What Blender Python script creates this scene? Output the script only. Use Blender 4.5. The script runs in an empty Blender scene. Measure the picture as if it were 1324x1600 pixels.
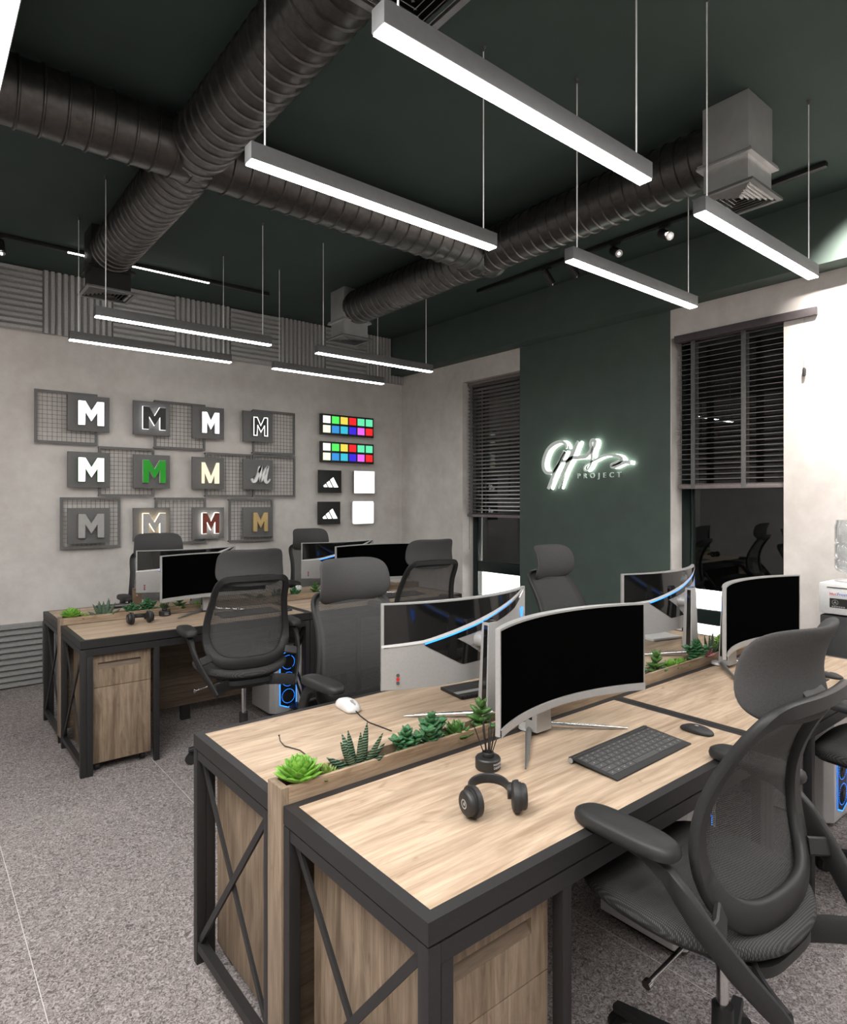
import bpy, bmesh, math, random
from mathutils import Vector, Matrix
random.seed(7)
PI = math.pi
scene = bpy.context.scene
COL = scene.collection

# ------------------------------------------------------------------ helpers
class MB:
    """collects geometry and links it as ONE mesh object"""
    def __init__(s): s.v = []; s.f = []
    def add(s, vs, fs):
        o = len(s.v); s.v += [tuple(p) for p in vs]; s.f += [tuple(i + o for i in f) for f in fs]; return s
    def box(s, x0, x1, y0, y1, z0, z1):
        vs = [(x0,y0,z0),(x1,y0,z0),(x1,y1,z0),(x0,y1,z0),(x0,y0,z1),(x1,y0,z1),(x1,y1,z1),(x0,y1,z1)]
        return s.add(vs, [(0,3,2,1),(4,5,6,7),(0,1,5,4),(1,2,6,5),(2,3,7,6),(3,0,4,7)])
    def bar(s, p0, p1, w, h, up=(0,0,1)):
        """rectangular bar from p0 to p1"""
        p0 = Vector(p0); p1 = Vector(p1); t = (p1-p0).normalized(); up = Vector(up)
        a = t.cross(up)
        if a.length < 1e-4: a = t.cross(Vector((1,0,0)))
        a.normalize(); b = a.cross(t).normalized()
        vs = []
        for p in (p0, p1):
            for i, j in ((-1,-1),(1,-1),(1,1),(-1,1)): vs.append(p + a*i*w/2 + b*j*h/2)
        return s.add(vs, [(3,2,1,0),(4,5,6,7),(0,1,5,4),(1,2,6,5),(2,3,7,6),(3,0,4,7)])
    def cyl(s, p0, p1, r0, r1=None, n=16, caps=True):
        r1 = r0 if r1 is None else r1
        return s.tube([p0, p1], [r0, r1], n, caps)
    def tube(s, pts, radii, n=12, caps=True, flat=1.0, up=(0,0,1)):
        pts = [Vector(p) for p in pts]
        if not hasattr(radii, '__len__'): radii = [radii]*len(pts)
        vs = []; prev = None
        for i, p in enumerate(pts):
            t = (pts[min(i+1,len(pts)-1)] - pts[max(i-1,0)]).normalized()
            if prev is None:
                a = t.cross(Vector(up))
                if a.length < 1e-4: a = t.cross(Vector((1,0,0)))
            else: a = prev - t*prev.dot(t)
            a.normalize(); prev = a; b = t.cross(a)
            for k in range(n):
                an = 2*PI*k/n
                vs.append(p + a*math.cos(an)*radii[i] + b*math.sin(an)*radii[i]*flat)
        fs = []
        for i in range(len(pts)-1):
            for k in range(n):
                fs.append((i*n+k, i*n+(k+1)%n, (i+1)*n+(k+1)%n, (i+1)*n+k))
        if caps:
            fs.append(tuple(range(n-1,-1,-1))); m = (len(pts)-1)*n; fs.append(tuple(range(m, m+n)))
        return s.add(vs, fs)
    def strip(s, pts, w, h, ups, closed=False):
        """rect section sweep: width w across (along the given side vector), thickness h; w,h may be lists"""
        pts = [Vector(p) for p in pts]; N = len(pts); vs = []
        for i, p in enumerate(pts):
            if closed: t = (pts[(i+1)%N]-pts[(i-1)%N]).normalized()
            else: t = (pts[min(i+1,N-1)]-pts[max(i-1,0)]).normalized()
            u = Vector(ups[i] if isinstance(ups, list) else ups); u = (u - t*u.dot(t)).normalized(); b = t.cross(u)
            W = w[i] if hasattr(w,'__len__') else w; H = h[i] if hasattr(h,'__len__') else h
            # rounded section, 8 points
            for a_, b_ in ((-1,-.5),(-.8,-1),(.8,-1),(1,-.5),(1,.5),(.8,1),(-.8,1),(-1,.5)):
                vs.append(p + u*a_*W/2 + b*b_*H/2)
        fs = []; n = 8
        for i in range(N if closed else N-1):
            j = (i+1) % N
            for k in range(n): fs.append((i*n+k, i*n+(k+1)%n, j*n+(k+1)%n, j*n+k))
        if not closed:
            fs.append(tuple(range(n-1,-1,-1))); m = (N-1)*n; fs.append(tuple(range(m,m+n)))
        return s.add(vs, fs)
    def lathe(s, prof, c=(0,0,0), n=24, axis='z'):
        vs = []; fs = []
        for r, h in prof:
            for k in range(n):
                a = 2*PI*k/n; q = (r*math.cos(a), r*math.sin(a), h)
                if axis == 'y': q = (q[0], h, q[1])
                if axis == 'x': q = (h, q[0], q[1])
                vs.append((q[0]+c[0], q[1]+c[1], q[2]+c[2]))
        for i in range(len(prof)-1):
            for k in range(n): fs.append((i*n+k, i*n+(k+1)%n, (i+1)*n+(k+1)%n, (i+1)*n+k))
        fs.append(tuple(range(n-1,-1,-1))); m = (len(prof)-1)*n; fs.append(tuple(range(m,m+n)))
        return s.add(vs, fs)
    def prism(s, poly, fn, d0, d1):
        """poly: 2D outline (may be concave); fn(a,b,d)->3D"""
        n = len(poly); vs = [fn(a,b,d0) for a,b in poly] + [fn(a,b,d1) for a,b in poly]
        fs = [tuple(range(n-1,-1,-1)), tuple(range(n,2*n))] + [(i,(i+1)%n,n+(i+1)%n,n+i) for i in range(n)]
        return s.add(vs, fs)
    def ell(s, c, r, n=12, m=8, M=None):
        vs = []; c = Vector(c)
        for i in range(m+1):
            ph = PI*i/m
            for k in range(n):
                a = 2*PI*k/n
                q = Vector((r[0]*math.sin(ph)*math.cos(a), r[1]*math.sin(ph)*math.sin(a), r[2]*math.cos(ph)))
                if M is not None: q = M @ q
                vs.append(c+q)
        fs = [(i*n+k,(i+1)*n+k,(i+1)*n+(k+1)%n,i*n+(k+1)%n) for i in range(m) for k in range(n)]
        return s.add(vs, fs)
    def grid(s, fn, nu, nv, flip=False):
        vs = [fn(i/nu, j/nv) for j in range(nv+1) for i in range(nu+1)]
        fs = []
        for j in range(nv):
            for i in range(nu):
                a = j*(nu+1)+i; q = (a, a+1, a+nu+2, a+nu+1)
                fs.append(q[::-1] if flip else q)
        return s.add(vs, fs)
    def loft(s, rings, cap=True):
        n = len(rings[0]); vs = [p for r in rings for p in r]
        fs = [(i*n+k, i*n+(k+1)%n, (i+1)*n+(k+1)%n, (i+1)*n+k) for i in range(len(rings)-1) for k in range(n)]
        if cap:
            fs.append(tuple(range(n-1,-1,-1))); m = (len(rings)-1)*n; fs.append(tuple(range(m,m+n)))
        return s.add(vs, fs)
    def xf(s, M):
        s.v = [tuple(M @ Vector(p)) for p in s.v]; return s
    def build(s, name, mat, parent=None, smooth=False, bevel=0, loc=None, rz=0, ang=40, tri=False):
        me = bpy.data.meshes.new(name); me.from_pydata(s.v, [], s.f)
        bm = bmesh.new(); bm.from_mesh(me)
        bmesh.ops.remove_doubles(bm, verts=bm.verts, dist=1e-6)
        bmesh.ops.recalc_face_normals(bm, faces=bm.faces)
        if bevel:
            ed = [e for e in bm.edges if len(e.link_faces) == 2 and e.calc_face_angle(0) > .6]
            bmesh.ops.bevel(bm, geom=ed, offset=bevel, segments=2, profile=.6, affect='EDGES', clamp_overlap=True)
            smooth = True; ang = 30
        if tri: bmesh.ops.triangulate(bm, faces=[f for f in bm.faces if len(f.verts) > 4])
        bm.to_mesh(me); bm.free()
        if smooth:
            me.polygons.foreach_set('use_smooth', [True]*len(me.polygons)); me.set_sharp_from_angle(angle=math.radians(ang))
        me.materials.append(mat)
        o = bpy.data.objects.new(name, me); COL.objects.link(o)
        if parent is not None: o.parent = parent
        if loc is not None: o.location = loc
        if rz: o.rotation_euler = (0,0,rz)
        return o

def B(name, mat, parent, *a, bevel=0, **k): return MB().box(*a).build(name, mat, parent, bevel=bevel, **k)
def tag(o, label=None, cat=None, group=None, kind=None):
    if label: o['label'] = label
    if cat: o['category'] = cat
    if group: o['group'] = group
    if kind: o['kind'] = kind
    return o
def thing(name, label, cat, loc=(0,0,0), rz=0, group=None):
    o = bpy.data.objects.new(name, None); COL.objects.link(o); o.location = loc; o.rotation_euler = (0,0,rz)
    o.empty_display_size = .1
    return tag(o, label, cat, group)
def copy_thing(src, loc, rz=0, label=None, group=None, scale=None):
    kids = {}
    for o in ALLOBJ():
        if o.parent is not None: kids.setdefault(o.parent.name, []).append(o)
    def rec(o, parent):
        c = o.copy(); COL.objects.link(c)
        if parent is not None: c.parent = parent
        for ch in kids.get(o.name, []): rec(ch, c)
        return c
    c = rec(src, None); c.location = loc; c.rotation_euler = (0,0,rz)
    if scale: c.scale = scale
    if label: c['label'] = label
    if group: c['group'] = group
    return c
def ALLOBJ(): return list(COL.objects)
def struct(o): o['kind'] = 'structure'; return o
def text_mesh(name, body, size, extrude, mat, parent, M, align='CENTER', spacing=1.0, bold=0):
    cu = bpy.data.curves.new(name+'_curve', 'FONT'); cu.body = body; cu.size = size; cu.extrude = extrude
    cu.align_x = align; cu.space_character = spacing; cu.offset = bold; cu.resolution_u = 3
    t = bpy.data.objects.new(name+'_tmp', cu); COL.objects.link(t)
    dg = bpy.context.evaluated_depsgraph_get(); me = bpy.data.meshes.new_from_object(t.evaluated_get(dg))
    bpy.data.objects.remove(t); me.transform(M); me.name = name
    me.materials.clear(); me.materials.append(mat)
    o = bpy.data.objects.new(name, me); COL.objects.link(o)
    if parent is not None: o.parent = parent
    return o
def frameM(origin, xdir, ydir):
    x = Vector(xdir).normalized(); y = Vector(ydir).normalized(); z = x.cross(y)
    return Matrix(((x.x,y.x,z.x,origin[0]),(x.y,y.y,z.y,origin[1]),(x.z,y.z,z.z,origin[2]),(0,0,0,1)))

# ---------------------------------------------------------------- materials
class NT:
    def __init__(s, name):
        s.m = bpy.data.materials.new(name); s.m.use_nodes = True; s.t = s.m.node_tree; s.n = s.t.nodes; s.l = s.t.links
        s.p = s.n['Principled BSDF']; s.out = s.n['Material Output']
        s.tc = s.n.new('ShaderNodeTexCoord')
    def map(s, scale=(1,1,1), coord='Object', rot=(0,0,0)):
        m = s.n.new('ShaderNodeMapping'); m.inputs['Scale'].default_value = scale; m.inputs['Rotation'].default_value = rot
        s.l.new(s.tc.outputs[coord], m.inputs['Vector']); return m.outputs[0]
    def noise(s, vec, scale, detail=4, rough=.55, dist=0):
        t = s.n.new('ShaderNodeTexNoise'); t.inputs['Scale'].default_value = scale; t.inputs['Detail'].default_value = detail
        t.inputs['Roughness'].default_value = rough; t.inputs['Distortion'].default_value = dist
        s.l.new(vec, t.inputs['Vector']); return t.outputs['Fac']
    def wave(s, vec, scale, dist=0, axis='X', prof='SIN', dscale=1, detail=2):
        t = s.n.new('ShaderNodeTexWave'); t.bands_direction = axis; t.wave_profile = prof
        t.inputs['Scale'].default_value = scale; t.inputs['Distortion'].default_value = dist
        t.inputs['Detail Scale'].default_value = dscale; t.inputs['Detail'].default_value = detail
        s.l.new(vec, t.inputs['Vector']); return t.outputs['Fac']
    def ramp(s, fac, stops):
        r = s.n.new('ShaderNodeValToRGB'); e = r.color_ramp.elements
        while len(e) < len(stops): e.new(.5)
        for i, (p, c) in enumerate(stops):
            e[i].position = p; e[i].color = (*c, 1) if len(c) == 3 else c
        s.l.new(fac, r.inputs[0]); return r.outputs[0]
    def math(s, op, a, b=None):
        m = s.n.new('ShaderNodeMath'); m.operation = op
        for i, x in enumerate((a, b)):
            if x is None: continue
            if isinstance(x, (int, float)): m.inputs[i].default_value = x
            else: s.l.new(x, m.inputs[i])
        return m.outputs[0]
    def mix(s, fac, a, b, mode='MIX'):
        m = s.n.new('ShaderNodeMix'); m.data_type = 'RGBA'; m.blend_type = mode
        for i, x in ((0,fac),(6,a),(7,b)):
            if isinstance(x, (int,float)): m.inputs[i].default_value = x
            elif isinstance(x, tuple): m.inputs[i].default_value = (*x,1)
            else: s.l.new(x, m.inputs[i])
        return m.outputs[2]
    def bump(s, h, strength=.3, dist=.002):
        b = s.n.new('ShaderNodeBump'); b.inputs['Strength'].default_value = strength; b.inputs['Distance'].default_value = dist
        s.l.new(h, b.inputs['Height']); s.l.new(b.outputs[0], s.p.inputs['Normal'])
    def col(s, c):
        if isinstance(c, tuple): s.p.inputs['Base Color'].default_value = (*c,1)
        else: s.l.new(c, s.p.inputs['Base Color'])
    def set(s, **k):
        names = dict(rough='Roughness', metal='Metallic', ior='IOR', spec='Specular IOR Level', coat='Coat Weight', trans='Transmission Weight', es='Emission Strength')
        for a, b in k.items(): s.p.inputs[names[a]].default_value = b
        return s
MT = {}
def plain(name, c, rough=.5, metal=0, spec=.5, var=.12, vs=30, bump=0, bs=200, coat=0):
    """flat material broken up with a faint procedural mottling"""
    t = NT(name); f = t.noise(t.map(), vs, 3)
    a = tuple(x*(1-var) for x in c); b = tuple(min(1,x*(1+var)) for x in c)
    t.col(t.ramp(f, [(.3,a),(.7,b)])); t.set(rough=rough, metal=metal, spec=spec, coat=coat)
    if bump: t.bump(t.noise(t.map(), bs, 2), bump, .001)
    MT[name] = t.m; return t.m
def emit(name, c, s):
    t = NT(name); t.col((c[0]*.5,c[1]*.5,c[2]*.5)); t.p.inputs['Emission Color'].default_value = (*c,1); t.set(es=s, rough=.6)
    MT[name] = t.m; return t.m

def wood(name, lo, mid, hi, vert=False, rough=.45, k=1.0, str_=1.0):
    t = NT(name); sc = lambda a,b: t.map((b,b,a) if vert else (a,b,b))
    big = t.noise(sc(.9*k, 6*k), 1.5, 5, .62, 1.6)      # broad cathedral figure
    mid_ = t.noise(sc(1.6*k, 22*k), 1.8, 5, .6, .8)      # streaks
    fine = t.noise(sc(4*k, 120*k), 1.5, 3, .6, .2)     # pores
    c = t.ramp(big, [(.36,lo),(.47,mid),(.56,hi),(.66,mid)])
    c2 = t.ramp(mid_, [(.36,tuple(x*.80 for x in lo)),(.50,mid),(.62,tuple(min(1,x*1.08) for x in hi))])
    c3 = t.ramp(fine, [(.38,(.62,.58,.54)),(.52,(1,1,1))])
    m = t.mix(.48, c, c2); m = t.mix(.30*str_, m, c3, 'MULTIPLY')
    kn = t.noise(sc(2.0*k,5*k), 3.1, 2, .4, 2)
    m = t.mix(.55*str_, m, t.ramp(kn, [(.66,(1,1,1)),(.78,(.58,.52,.46))]), 'MULTIPLY')
    t.col(m); t.set(rough=rough, spec=.35); t.bump(fine, .10, .001)
    MT[name] = t.m; return t.m
WOOD = wood('light_oak_worktop', (.27,.19,.127), (.375,.278,.197), (.465,.360,.265))
WOODL = wood('light_oak_trim', (.20,.14,.09), (.30,.215,.145), (.38,.285,.20), k=1.5)
WOODV = wood('brown_oak_vertical', (.115,.080,.052), (.195,.142,.098), (.275,.21,.15), vert=True, rough=.5, k=1.1, str_=1.2)
WOODE = wood('planter_end_oak', (.17,.125,.085), (.225,.168,.118), (.27,.205,.15), vert=True, rough=.5, k=2.2)
WOODB = wood('brown_oak_horizontal', (.08,.055,.037), (.125,.09,.062), (.17,.125,.09), rough=.55)

t = NT('plaster'); f = t.noise(t.map((1,1,1),'Object'), 1.7, 8, .65, .4); g = t.noise(t.map(), 9, 5, .6)
c = t.mix(.35, t.ramp(f, [(.36,(.53,.495,.47)),(.62,(.66,.63,.605))]), t.ramp(g, [(.35,(.52,.485,.46)),(.65,(.68,.65,.625))]))
t.col(c); t.set(rough=.85, spec=.2); t.bump(g, .15, .004); PLASTER = t.m
GREEN = plain('dark_green_paint', (.070,.094,.084), .75, spec=.25, var=.06, vs=6)
CEIL = plain('ceiling_green_paint', (.046,.066,.060), .8, spec=.2, var=.05, vs=4)
t = NT('carpet')
f = t.noise(t.map((1,1,1)), 70, 2.5, .7, 1.8); g = t.noise(t.map(), 1.6, 3); 
r = t.ramp(f, [(.36,(.045,.038,.038)),(.50,(.235,.207,.203)),(.66,(.48,.445,.435))])
r = t.mix(.25, r, t.ramp(g, [(.3,(.20,.175,.17)),(.7,(.34,.31,.30))]))
sep = t.n.new('ShaderNodeSeparateXYZ'); t.l.new(t.tc.outputs['Object'], sep.inputs[0])
sx = t.math('ABSOLUTE', t.math('SUBTRACT', t.math('FRACT', t.math('ADD', t.math('MULTIPLY', sep.outputs[0], 1.25), .10)), .5))
ln = t.math('LESS_THAN', t.math('ABSOLUTE', sx), .0016)
r = t.mix(ln, r, (.55,.52,.51)); t.col(r); t.set(rough=.95, spec=.1); t.bump(f, .9, .006); CARPET = t.m

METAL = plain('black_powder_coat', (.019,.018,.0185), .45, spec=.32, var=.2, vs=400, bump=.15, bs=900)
def ductmat():
    t = NT('dark_galvanised'); f = t.noise(t.map((6,6,6)), 6, 4); t.col(t.ramp(f, [(.3,(.075,.072,.070)),(.7,(.11,.106,.103))]))
    t.set(rough=.36, metal=.85); return t.m
DUCT = ductmat()
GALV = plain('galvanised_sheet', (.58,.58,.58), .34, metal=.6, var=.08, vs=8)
GREYM = plain('grey_lamp_housing', (.070,.070,.070), .5, var=.08, vs=60)
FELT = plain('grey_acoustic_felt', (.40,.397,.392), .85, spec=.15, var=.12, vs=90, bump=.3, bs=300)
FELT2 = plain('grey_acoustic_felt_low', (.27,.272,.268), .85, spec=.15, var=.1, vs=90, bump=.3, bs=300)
LAMP = emit('lamp_diffuser', (1,.985,.96), 18)
LINE = emit('track_line_light', (1,.98,.95), 10)
PLAS = plain('charcoal_plastic', (.0185,.0185,.019), .5, spec=.35, var=.15, vs=200, bump=.1, bs=700)
FAB = plain('grey_headrest_fabric', (.062,.061,.061), .9, spec=.15, var=.12, vs=300, bump=.4, bs=900)
BLACK = plain('satin_black', (.012,.012,.012), .45, var=.2, vs=50)
GLOSSB = plain('gloss_black', (.006,.006,.006), .08, var=.1, vs=10)
SCREEN = plain('black_screen', (.0015,.0015,.0015), .35, spec=.0, var=.1, vs=10)
SILV = plain('silver_plastic', (.33,.325,.32), .38, metal=.15, var=.04, vs=120)
WHITEP = plain('white_plastic', (.60,.60,.60), .35, var=.03, vs=50)
CHROME = plain('chrome', (.62,.62,.62), .16, metal=1, var=.05, vs=20)
GREYT = plain('grey_metal_leg', (.22,.22,.22), .35, metal=.7, var=.05, vs=20)
BOARD = plain('dark_grey_board', (.135,.133,.132), .75, var=.12, vs=200, bump=.1, bs=600)
WIRE = plain('black_wire', (.02,.02,.02), .5)
RED = plain('red_plastic', (.55,.012,.01), .4, var=.05)
BLUE = emit('blue_light', (.02,.22,1.0), 1.7)
SLAT = plain('brown_grey_slat', (.17,.145,.145), .42, var=.12, vs=40)
TAPE = plain('grey_tape', (.11,.11,.11), .8)
WCABLE = plain('white_cable', (.85,.85,.85), .3, spec=.8, var=.02)
BRASSW = plain('brass_wood', (.30,.19,.10), .5)
DKGREEN = plain('window_frame_green_black', (.004,.012,.011), .35, var=.1)

def fabric_mesh(name, base, scale, th, dark=.4, coord='UV'):
    """woven mesh: thread pattern with real holes"""
    t = NT(name); v = t.map((1,1,1), 'Object')
    a = t.wave(v, scale, axis='X'); b = t.wave(v, scale, axis='Z')
    k = t.math('MAXIMUM', a, b)
    t.col(t.ramp(k, [(.5,tuple(x*.5 for x in base)),(.95,base)])); t.set(rough=.8, spec=.2)
    tr = t.n.new('ShaderNodeBsdfTransparent'); mx = t.n.new('ShaderNodeMixShader')
    hole = t.math('LESS_THAN', k, th); t.l.new(hole, mx.inputs[0]); t.l.new(t.p.outputs[0], mx.inputs[1]); t.l.new(tr.outputs[0], mx.inputs[2])
    t.l.new(mx.outputs[0], t.out.inputs[0]); return t.m
MESHF = fabric_mesh('chair_back_mesh', (.070,.069,.069), 62, .48)
def seatmat():
    t = NT('chair_seat_weave'); v = t.map(); a = t.wave(v, 75, axis='X'); b = t.wave(v, 75, axis='Y')
    k = t.math('MULTIPLY', a, b); t.col(t.ramp(k, [(.2,(.036,.036,.036)),(.8,(.115,.115,.115))])); t.set(rough=.85, spec=.2); t.bump(k, .6, .002); return t.m
SEATM = seatmat()
def glassmat():
    t = NT('window_glass'); t.n.remove(t.p)
    g = t.n.new('ShaderNodeBsdfGlossy'); g.inputs['Roughness'].default_value = .01; g.inputs['Color'].default_value = (.9,.93,.95,1)
    tr = t.n.new('ShaderNodeBsdfTransparent'); tr.inputs['Color'].default_value = (.62,.64,.64,1)
    lw = t.n.new('ShaderNodeLayerWeight'); lw.inputs[0].default_value = .5; fr = t.math('ADD', t.math('MULTIPLY', t.math('POWER', lw.outputs['Facing'], 4.0), .9), .075)
    mx = t.n.new('ShaderNodeMixShader'); t.l.new(fr, mx.inputs[0]); t.l.new(tr.outputs[0], mx.inputs[1]); t.l.new(g.outputs[0], mx.inputs[2])
    t.l.new(mx.outputs[0], t.out.inputs[0]); return t.m
GLASS = glassmat()
def clearplastic():
    t = NT('clear_bottle_plastic'); t.n.remove(t.p)
    g = t.n.new('ShaderNodeBsdfGlossy'); g.inputs['Roughness'].default_value = .05
    tr = t.n.new('ShaderNodeBsdfTransparent'); tr.inputs['Color'].default_value = (.88,.91,.93,1)
    mx = t.n.new('ShaderNodeMixShader'); lw = t.n.new('ShaderNodeLayerWeight'); lw.inputs[0].default_value = .35
    t.l.new(lw.outputs['Facing'], mx.inputs[0]); t.l.new(tr.outputs[0], mx.inputs[1]); t.l.new(g.outputs[0], mx.inputs[2]); t.l.new(mx.outputs[0], t.out.inputs[0]); return t.m
CLEAR = clearplastic()

# --------------------------------------------------------------- the room
XR, YL, ZC = 4.646, 6.117, 3.435
XN, YN = -2.2, -2.4
struct(B('floor', CARPET, None, XN-.2, XR+.3, YN-.2, YL+.2, -.1, 0))
struct(B('ceiling', CEIL, None, XN-.2, XR+.3, YN-.2, YL+.2, ZC, ZC+.15))
struct(B('wall_left', PLASTER, None, XN-.2, XR+.3, YL, YL+.2, 0, ZC))
struct(B('wall_back', PLASTER, None, XN-.2, XN, YN, YL, 0, ZC))
struct(B('wall_near', PLASTER, None, XN-.2, XR+.3, YN-.2, YN, 0, ZC))
W1 = (4.208, 5.035, .30, 2.79); W2 = (1.806, 2.626, .30, 2.785)
m = MB(); X1 = XR+.3
m.box(XR,X1, W1[1],YL, 0,ZC); m.box(XR,X1, W1[0],W1[1], 0,W1[2]); m.box(XR,X1, W1[0],W1[1], W1[3],ZC)
m.box(XR,X1, W2[0],W2[1], 0,W2[2]); m.box(XR,X1, W2[0],W2[1], W2[3],ZC); m.box(XR,X1, YN,W2[0], 0,ZC); m.box(XR,X1, W2[1],W1[0], 0,ZC)
struct(m.build('wall_right', PLASTER))
struct(tag(B('trim_1', GREEN, None, 4.468, XR-.001, YN, YL-.001, 3.01, ZC-.001)))     # green beam over the window wall
struct(B('trim_2', GREEN, None, XR-.006, XR-.0005, 2.635, 4.206, 0, 3.01))            # painted green panel

def window(n, w, mulls):
    y0, y1, z0, z1 = w; t = bpy.data.objects.new('window_%d' % n, None); COL.objects.link(t); t.location = (0,0,0); struct(t)
    f = MB(); xa, xb = 4.80, 4.86
    f.box(xa,xb,y0,y0+.06,z0,z1); f.box(xa,xb,y1-.075,y1,z0,z1); f.box(xa,xb,y0+.06,y1-.075,z0,z0+.07); f.box(xa,xb,y0+.06,y1-.075,z1-.06,z1)
    for a, b in mulls: f.box(xa,xb,y0+.06,y1-.075,a,b)
    f.build('window_frame', DKGREEN, t, bevel=.004)
    B('pane', GLASS, t, 4.832,4.838, y0+.05,y1-.06, z0+.06,z1-.05)
    B('window_sill', PLASTER, t, XR, 4.80, y0, y1, z0-.001, z0+.02)
    return t
window(1, W1, [(.755,.865)]); window(2, W2, [(.56,.67)])
# outside: dark yard, pale lit parapet
YARD = plain('dark_asphalt', (.012,.012,.013), .9, var=.2)
PARA = plain('pale_parapet', (.78,.78,.77), .8, var=.04)
DARKW = plain('dark_brick', (.006,.0055,.005), .9, var=.2)
struct(B('trim_3', YARD, None, 4.95, 12, -4, 14, -.6, -.5))
struct(B('trim_4', PARA, None, 5.45, 5.62, -1, 9, -.5, .71))
struct(B('trim_5', DARKW, None, 10.0, 10.3, -4, 14, -.5, 5))

# acoustic ribbed panels on the left wall
def ribbed(w, h, d, pitch_n, vertical, mat):
    """trapezoid ribs on a backing, local: x 0..w, z 0..h, front towards -y"""
    m = MB(); m.box(0,w,-.012,0,0,h); L = w if vertical else h; p = L/pitch_n
    for i in range(pitch_n):
        a0, a1, b0, b1 = i*p+.0015, (i+1)*p-.0015, i*p+p*.24, (i+1)*p-p*.24
        if vertical:
            vs = [(a0,-.012,0),(b0,-d,0),(b1,-d,0),(a1,-.012,0),(a0,-.012,h),(b0,-d,h),(b1,-d,h),(a1,-.012,h)]
        else:
            vs = [(0,-.012,a0),(0,-d,b0),(0,-d,b1),(0,-.012,a1),(w,-.012,a0),(w,-d,b0),(w,-d,b1),(w,-.012,a1)]
        m.add(vs, [(0,1,2,3),(7,6,5,4),(0,4,5,1),(1,5,6,2),(2,6,7,3),(3,7,4,0)])
    return m
ordn = ['first','second','third','fourth','fifth','sixth','seventh','eighth','ninth','tenth']
for k in range(9):
    x = -.196+.5375*k; w = min(.5375, 4.466-x); vert = (k % 2 == 0)
    if k == 0: x, w = -.194, .535
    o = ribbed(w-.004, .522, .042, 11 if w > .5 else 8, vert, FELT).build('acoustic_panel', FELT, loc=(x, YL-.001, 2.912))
    if k == 1: lb = 'grey acoustic panel with horizontal ribs cut by the left picture edge under the ceiling'
    elif k == 0: lb = 'grey acoustic panel with vertical ribs outside the left picture edge'
    else: lb = 'grey ceiling level panel with %s ribs, %s full panel from the left' % ('vertical' if vert else 'horizontal', ordn[k-2])
    tag(o, lb, 'wall panel', 'ribbed acoustic panels along the top of the wall')
o = ribbed(.176, .092, .042, 4, True, FELT).build('acoustic_panel', FELT, loc=(4.468, YL-.001, 2.912))
tag(o, 'short stub of grey ribbed panel tucked under the green beam in the corner', 'wall panel')
for k in range(9):
    x = -.196+.5375*k; vert = (k % 2 == 0) and k > 0; w = .5335 if k < 8 else .535
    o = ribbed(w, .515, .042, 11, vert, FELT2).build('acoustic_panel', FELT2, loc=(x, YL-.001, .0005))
    lb = ['floor level grey ribbed panel outside the left picture edge', 'light grey floor level panel of horizontal ribs left of the far desk',
          'light grey floor level panel of vertical ribs seen through the far cross brace'][k] if k < 3 else 'floor level grey ribbed panel behind the far desks, %s from the window corner' % ordn[8-k]
    tag(o, lb, 'wall panel', 'ribbed acoustic panels along the foot of the wall')

# ------------------------------------------------------------------ air duct
duct = thing('air_duct', 'dark ribbed round air duct crossing under the green ceiling', 'air duct')
R = .141; ZD = 3.262; YD = 3.20; XA, XB = 1.12, 3.16
def pipe(p0, p1, ax, ring0, pitch):
    L0 = p0[ax]; L1 = p1[ax]; c = list(p0); prof = [(R, L0)]
    a = ring0
    while a > L0+.02: a -= pitch
    while a < L1-.02:
        if a > L0+.02:
            prof += [(R, a-.007),(R+.008, a-.003),(R+.008, a+.003),(R, a+.007)]
        a += pitch
    prof.append((R, L1)); c[ax] = 0
    return MB().lathe(prof, c, 48, 'x' if ax == 0 else 'y')
pipe((-1.6,YD,ZD),(XB+.10,YD,ZD),0,.36,.0925).build('duct_pipe', DUCT, duct, smooth=True, ang=25)
pipe((XA,1.549,ZD),(XA,4.85,ZD),1,1.852,.0755).build('duct_pipe', DUCT, duct, smooth=True, ang=25)
pipe((XB,1.549,ZD),(XB,4.85,ZD),1,1.852,.0755).build('duct_pipe', DUCT, duct, smooth=True, ang=25)
MB().lathe([(R*.75,-.02),(R+.004,-.016),(R+.004,.016),(R*.75,.02)], (XB+.10,YD,ZD), 40, 'x').build('end_cap', DUCT, duct, smooth=True, ang=25)
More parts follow.
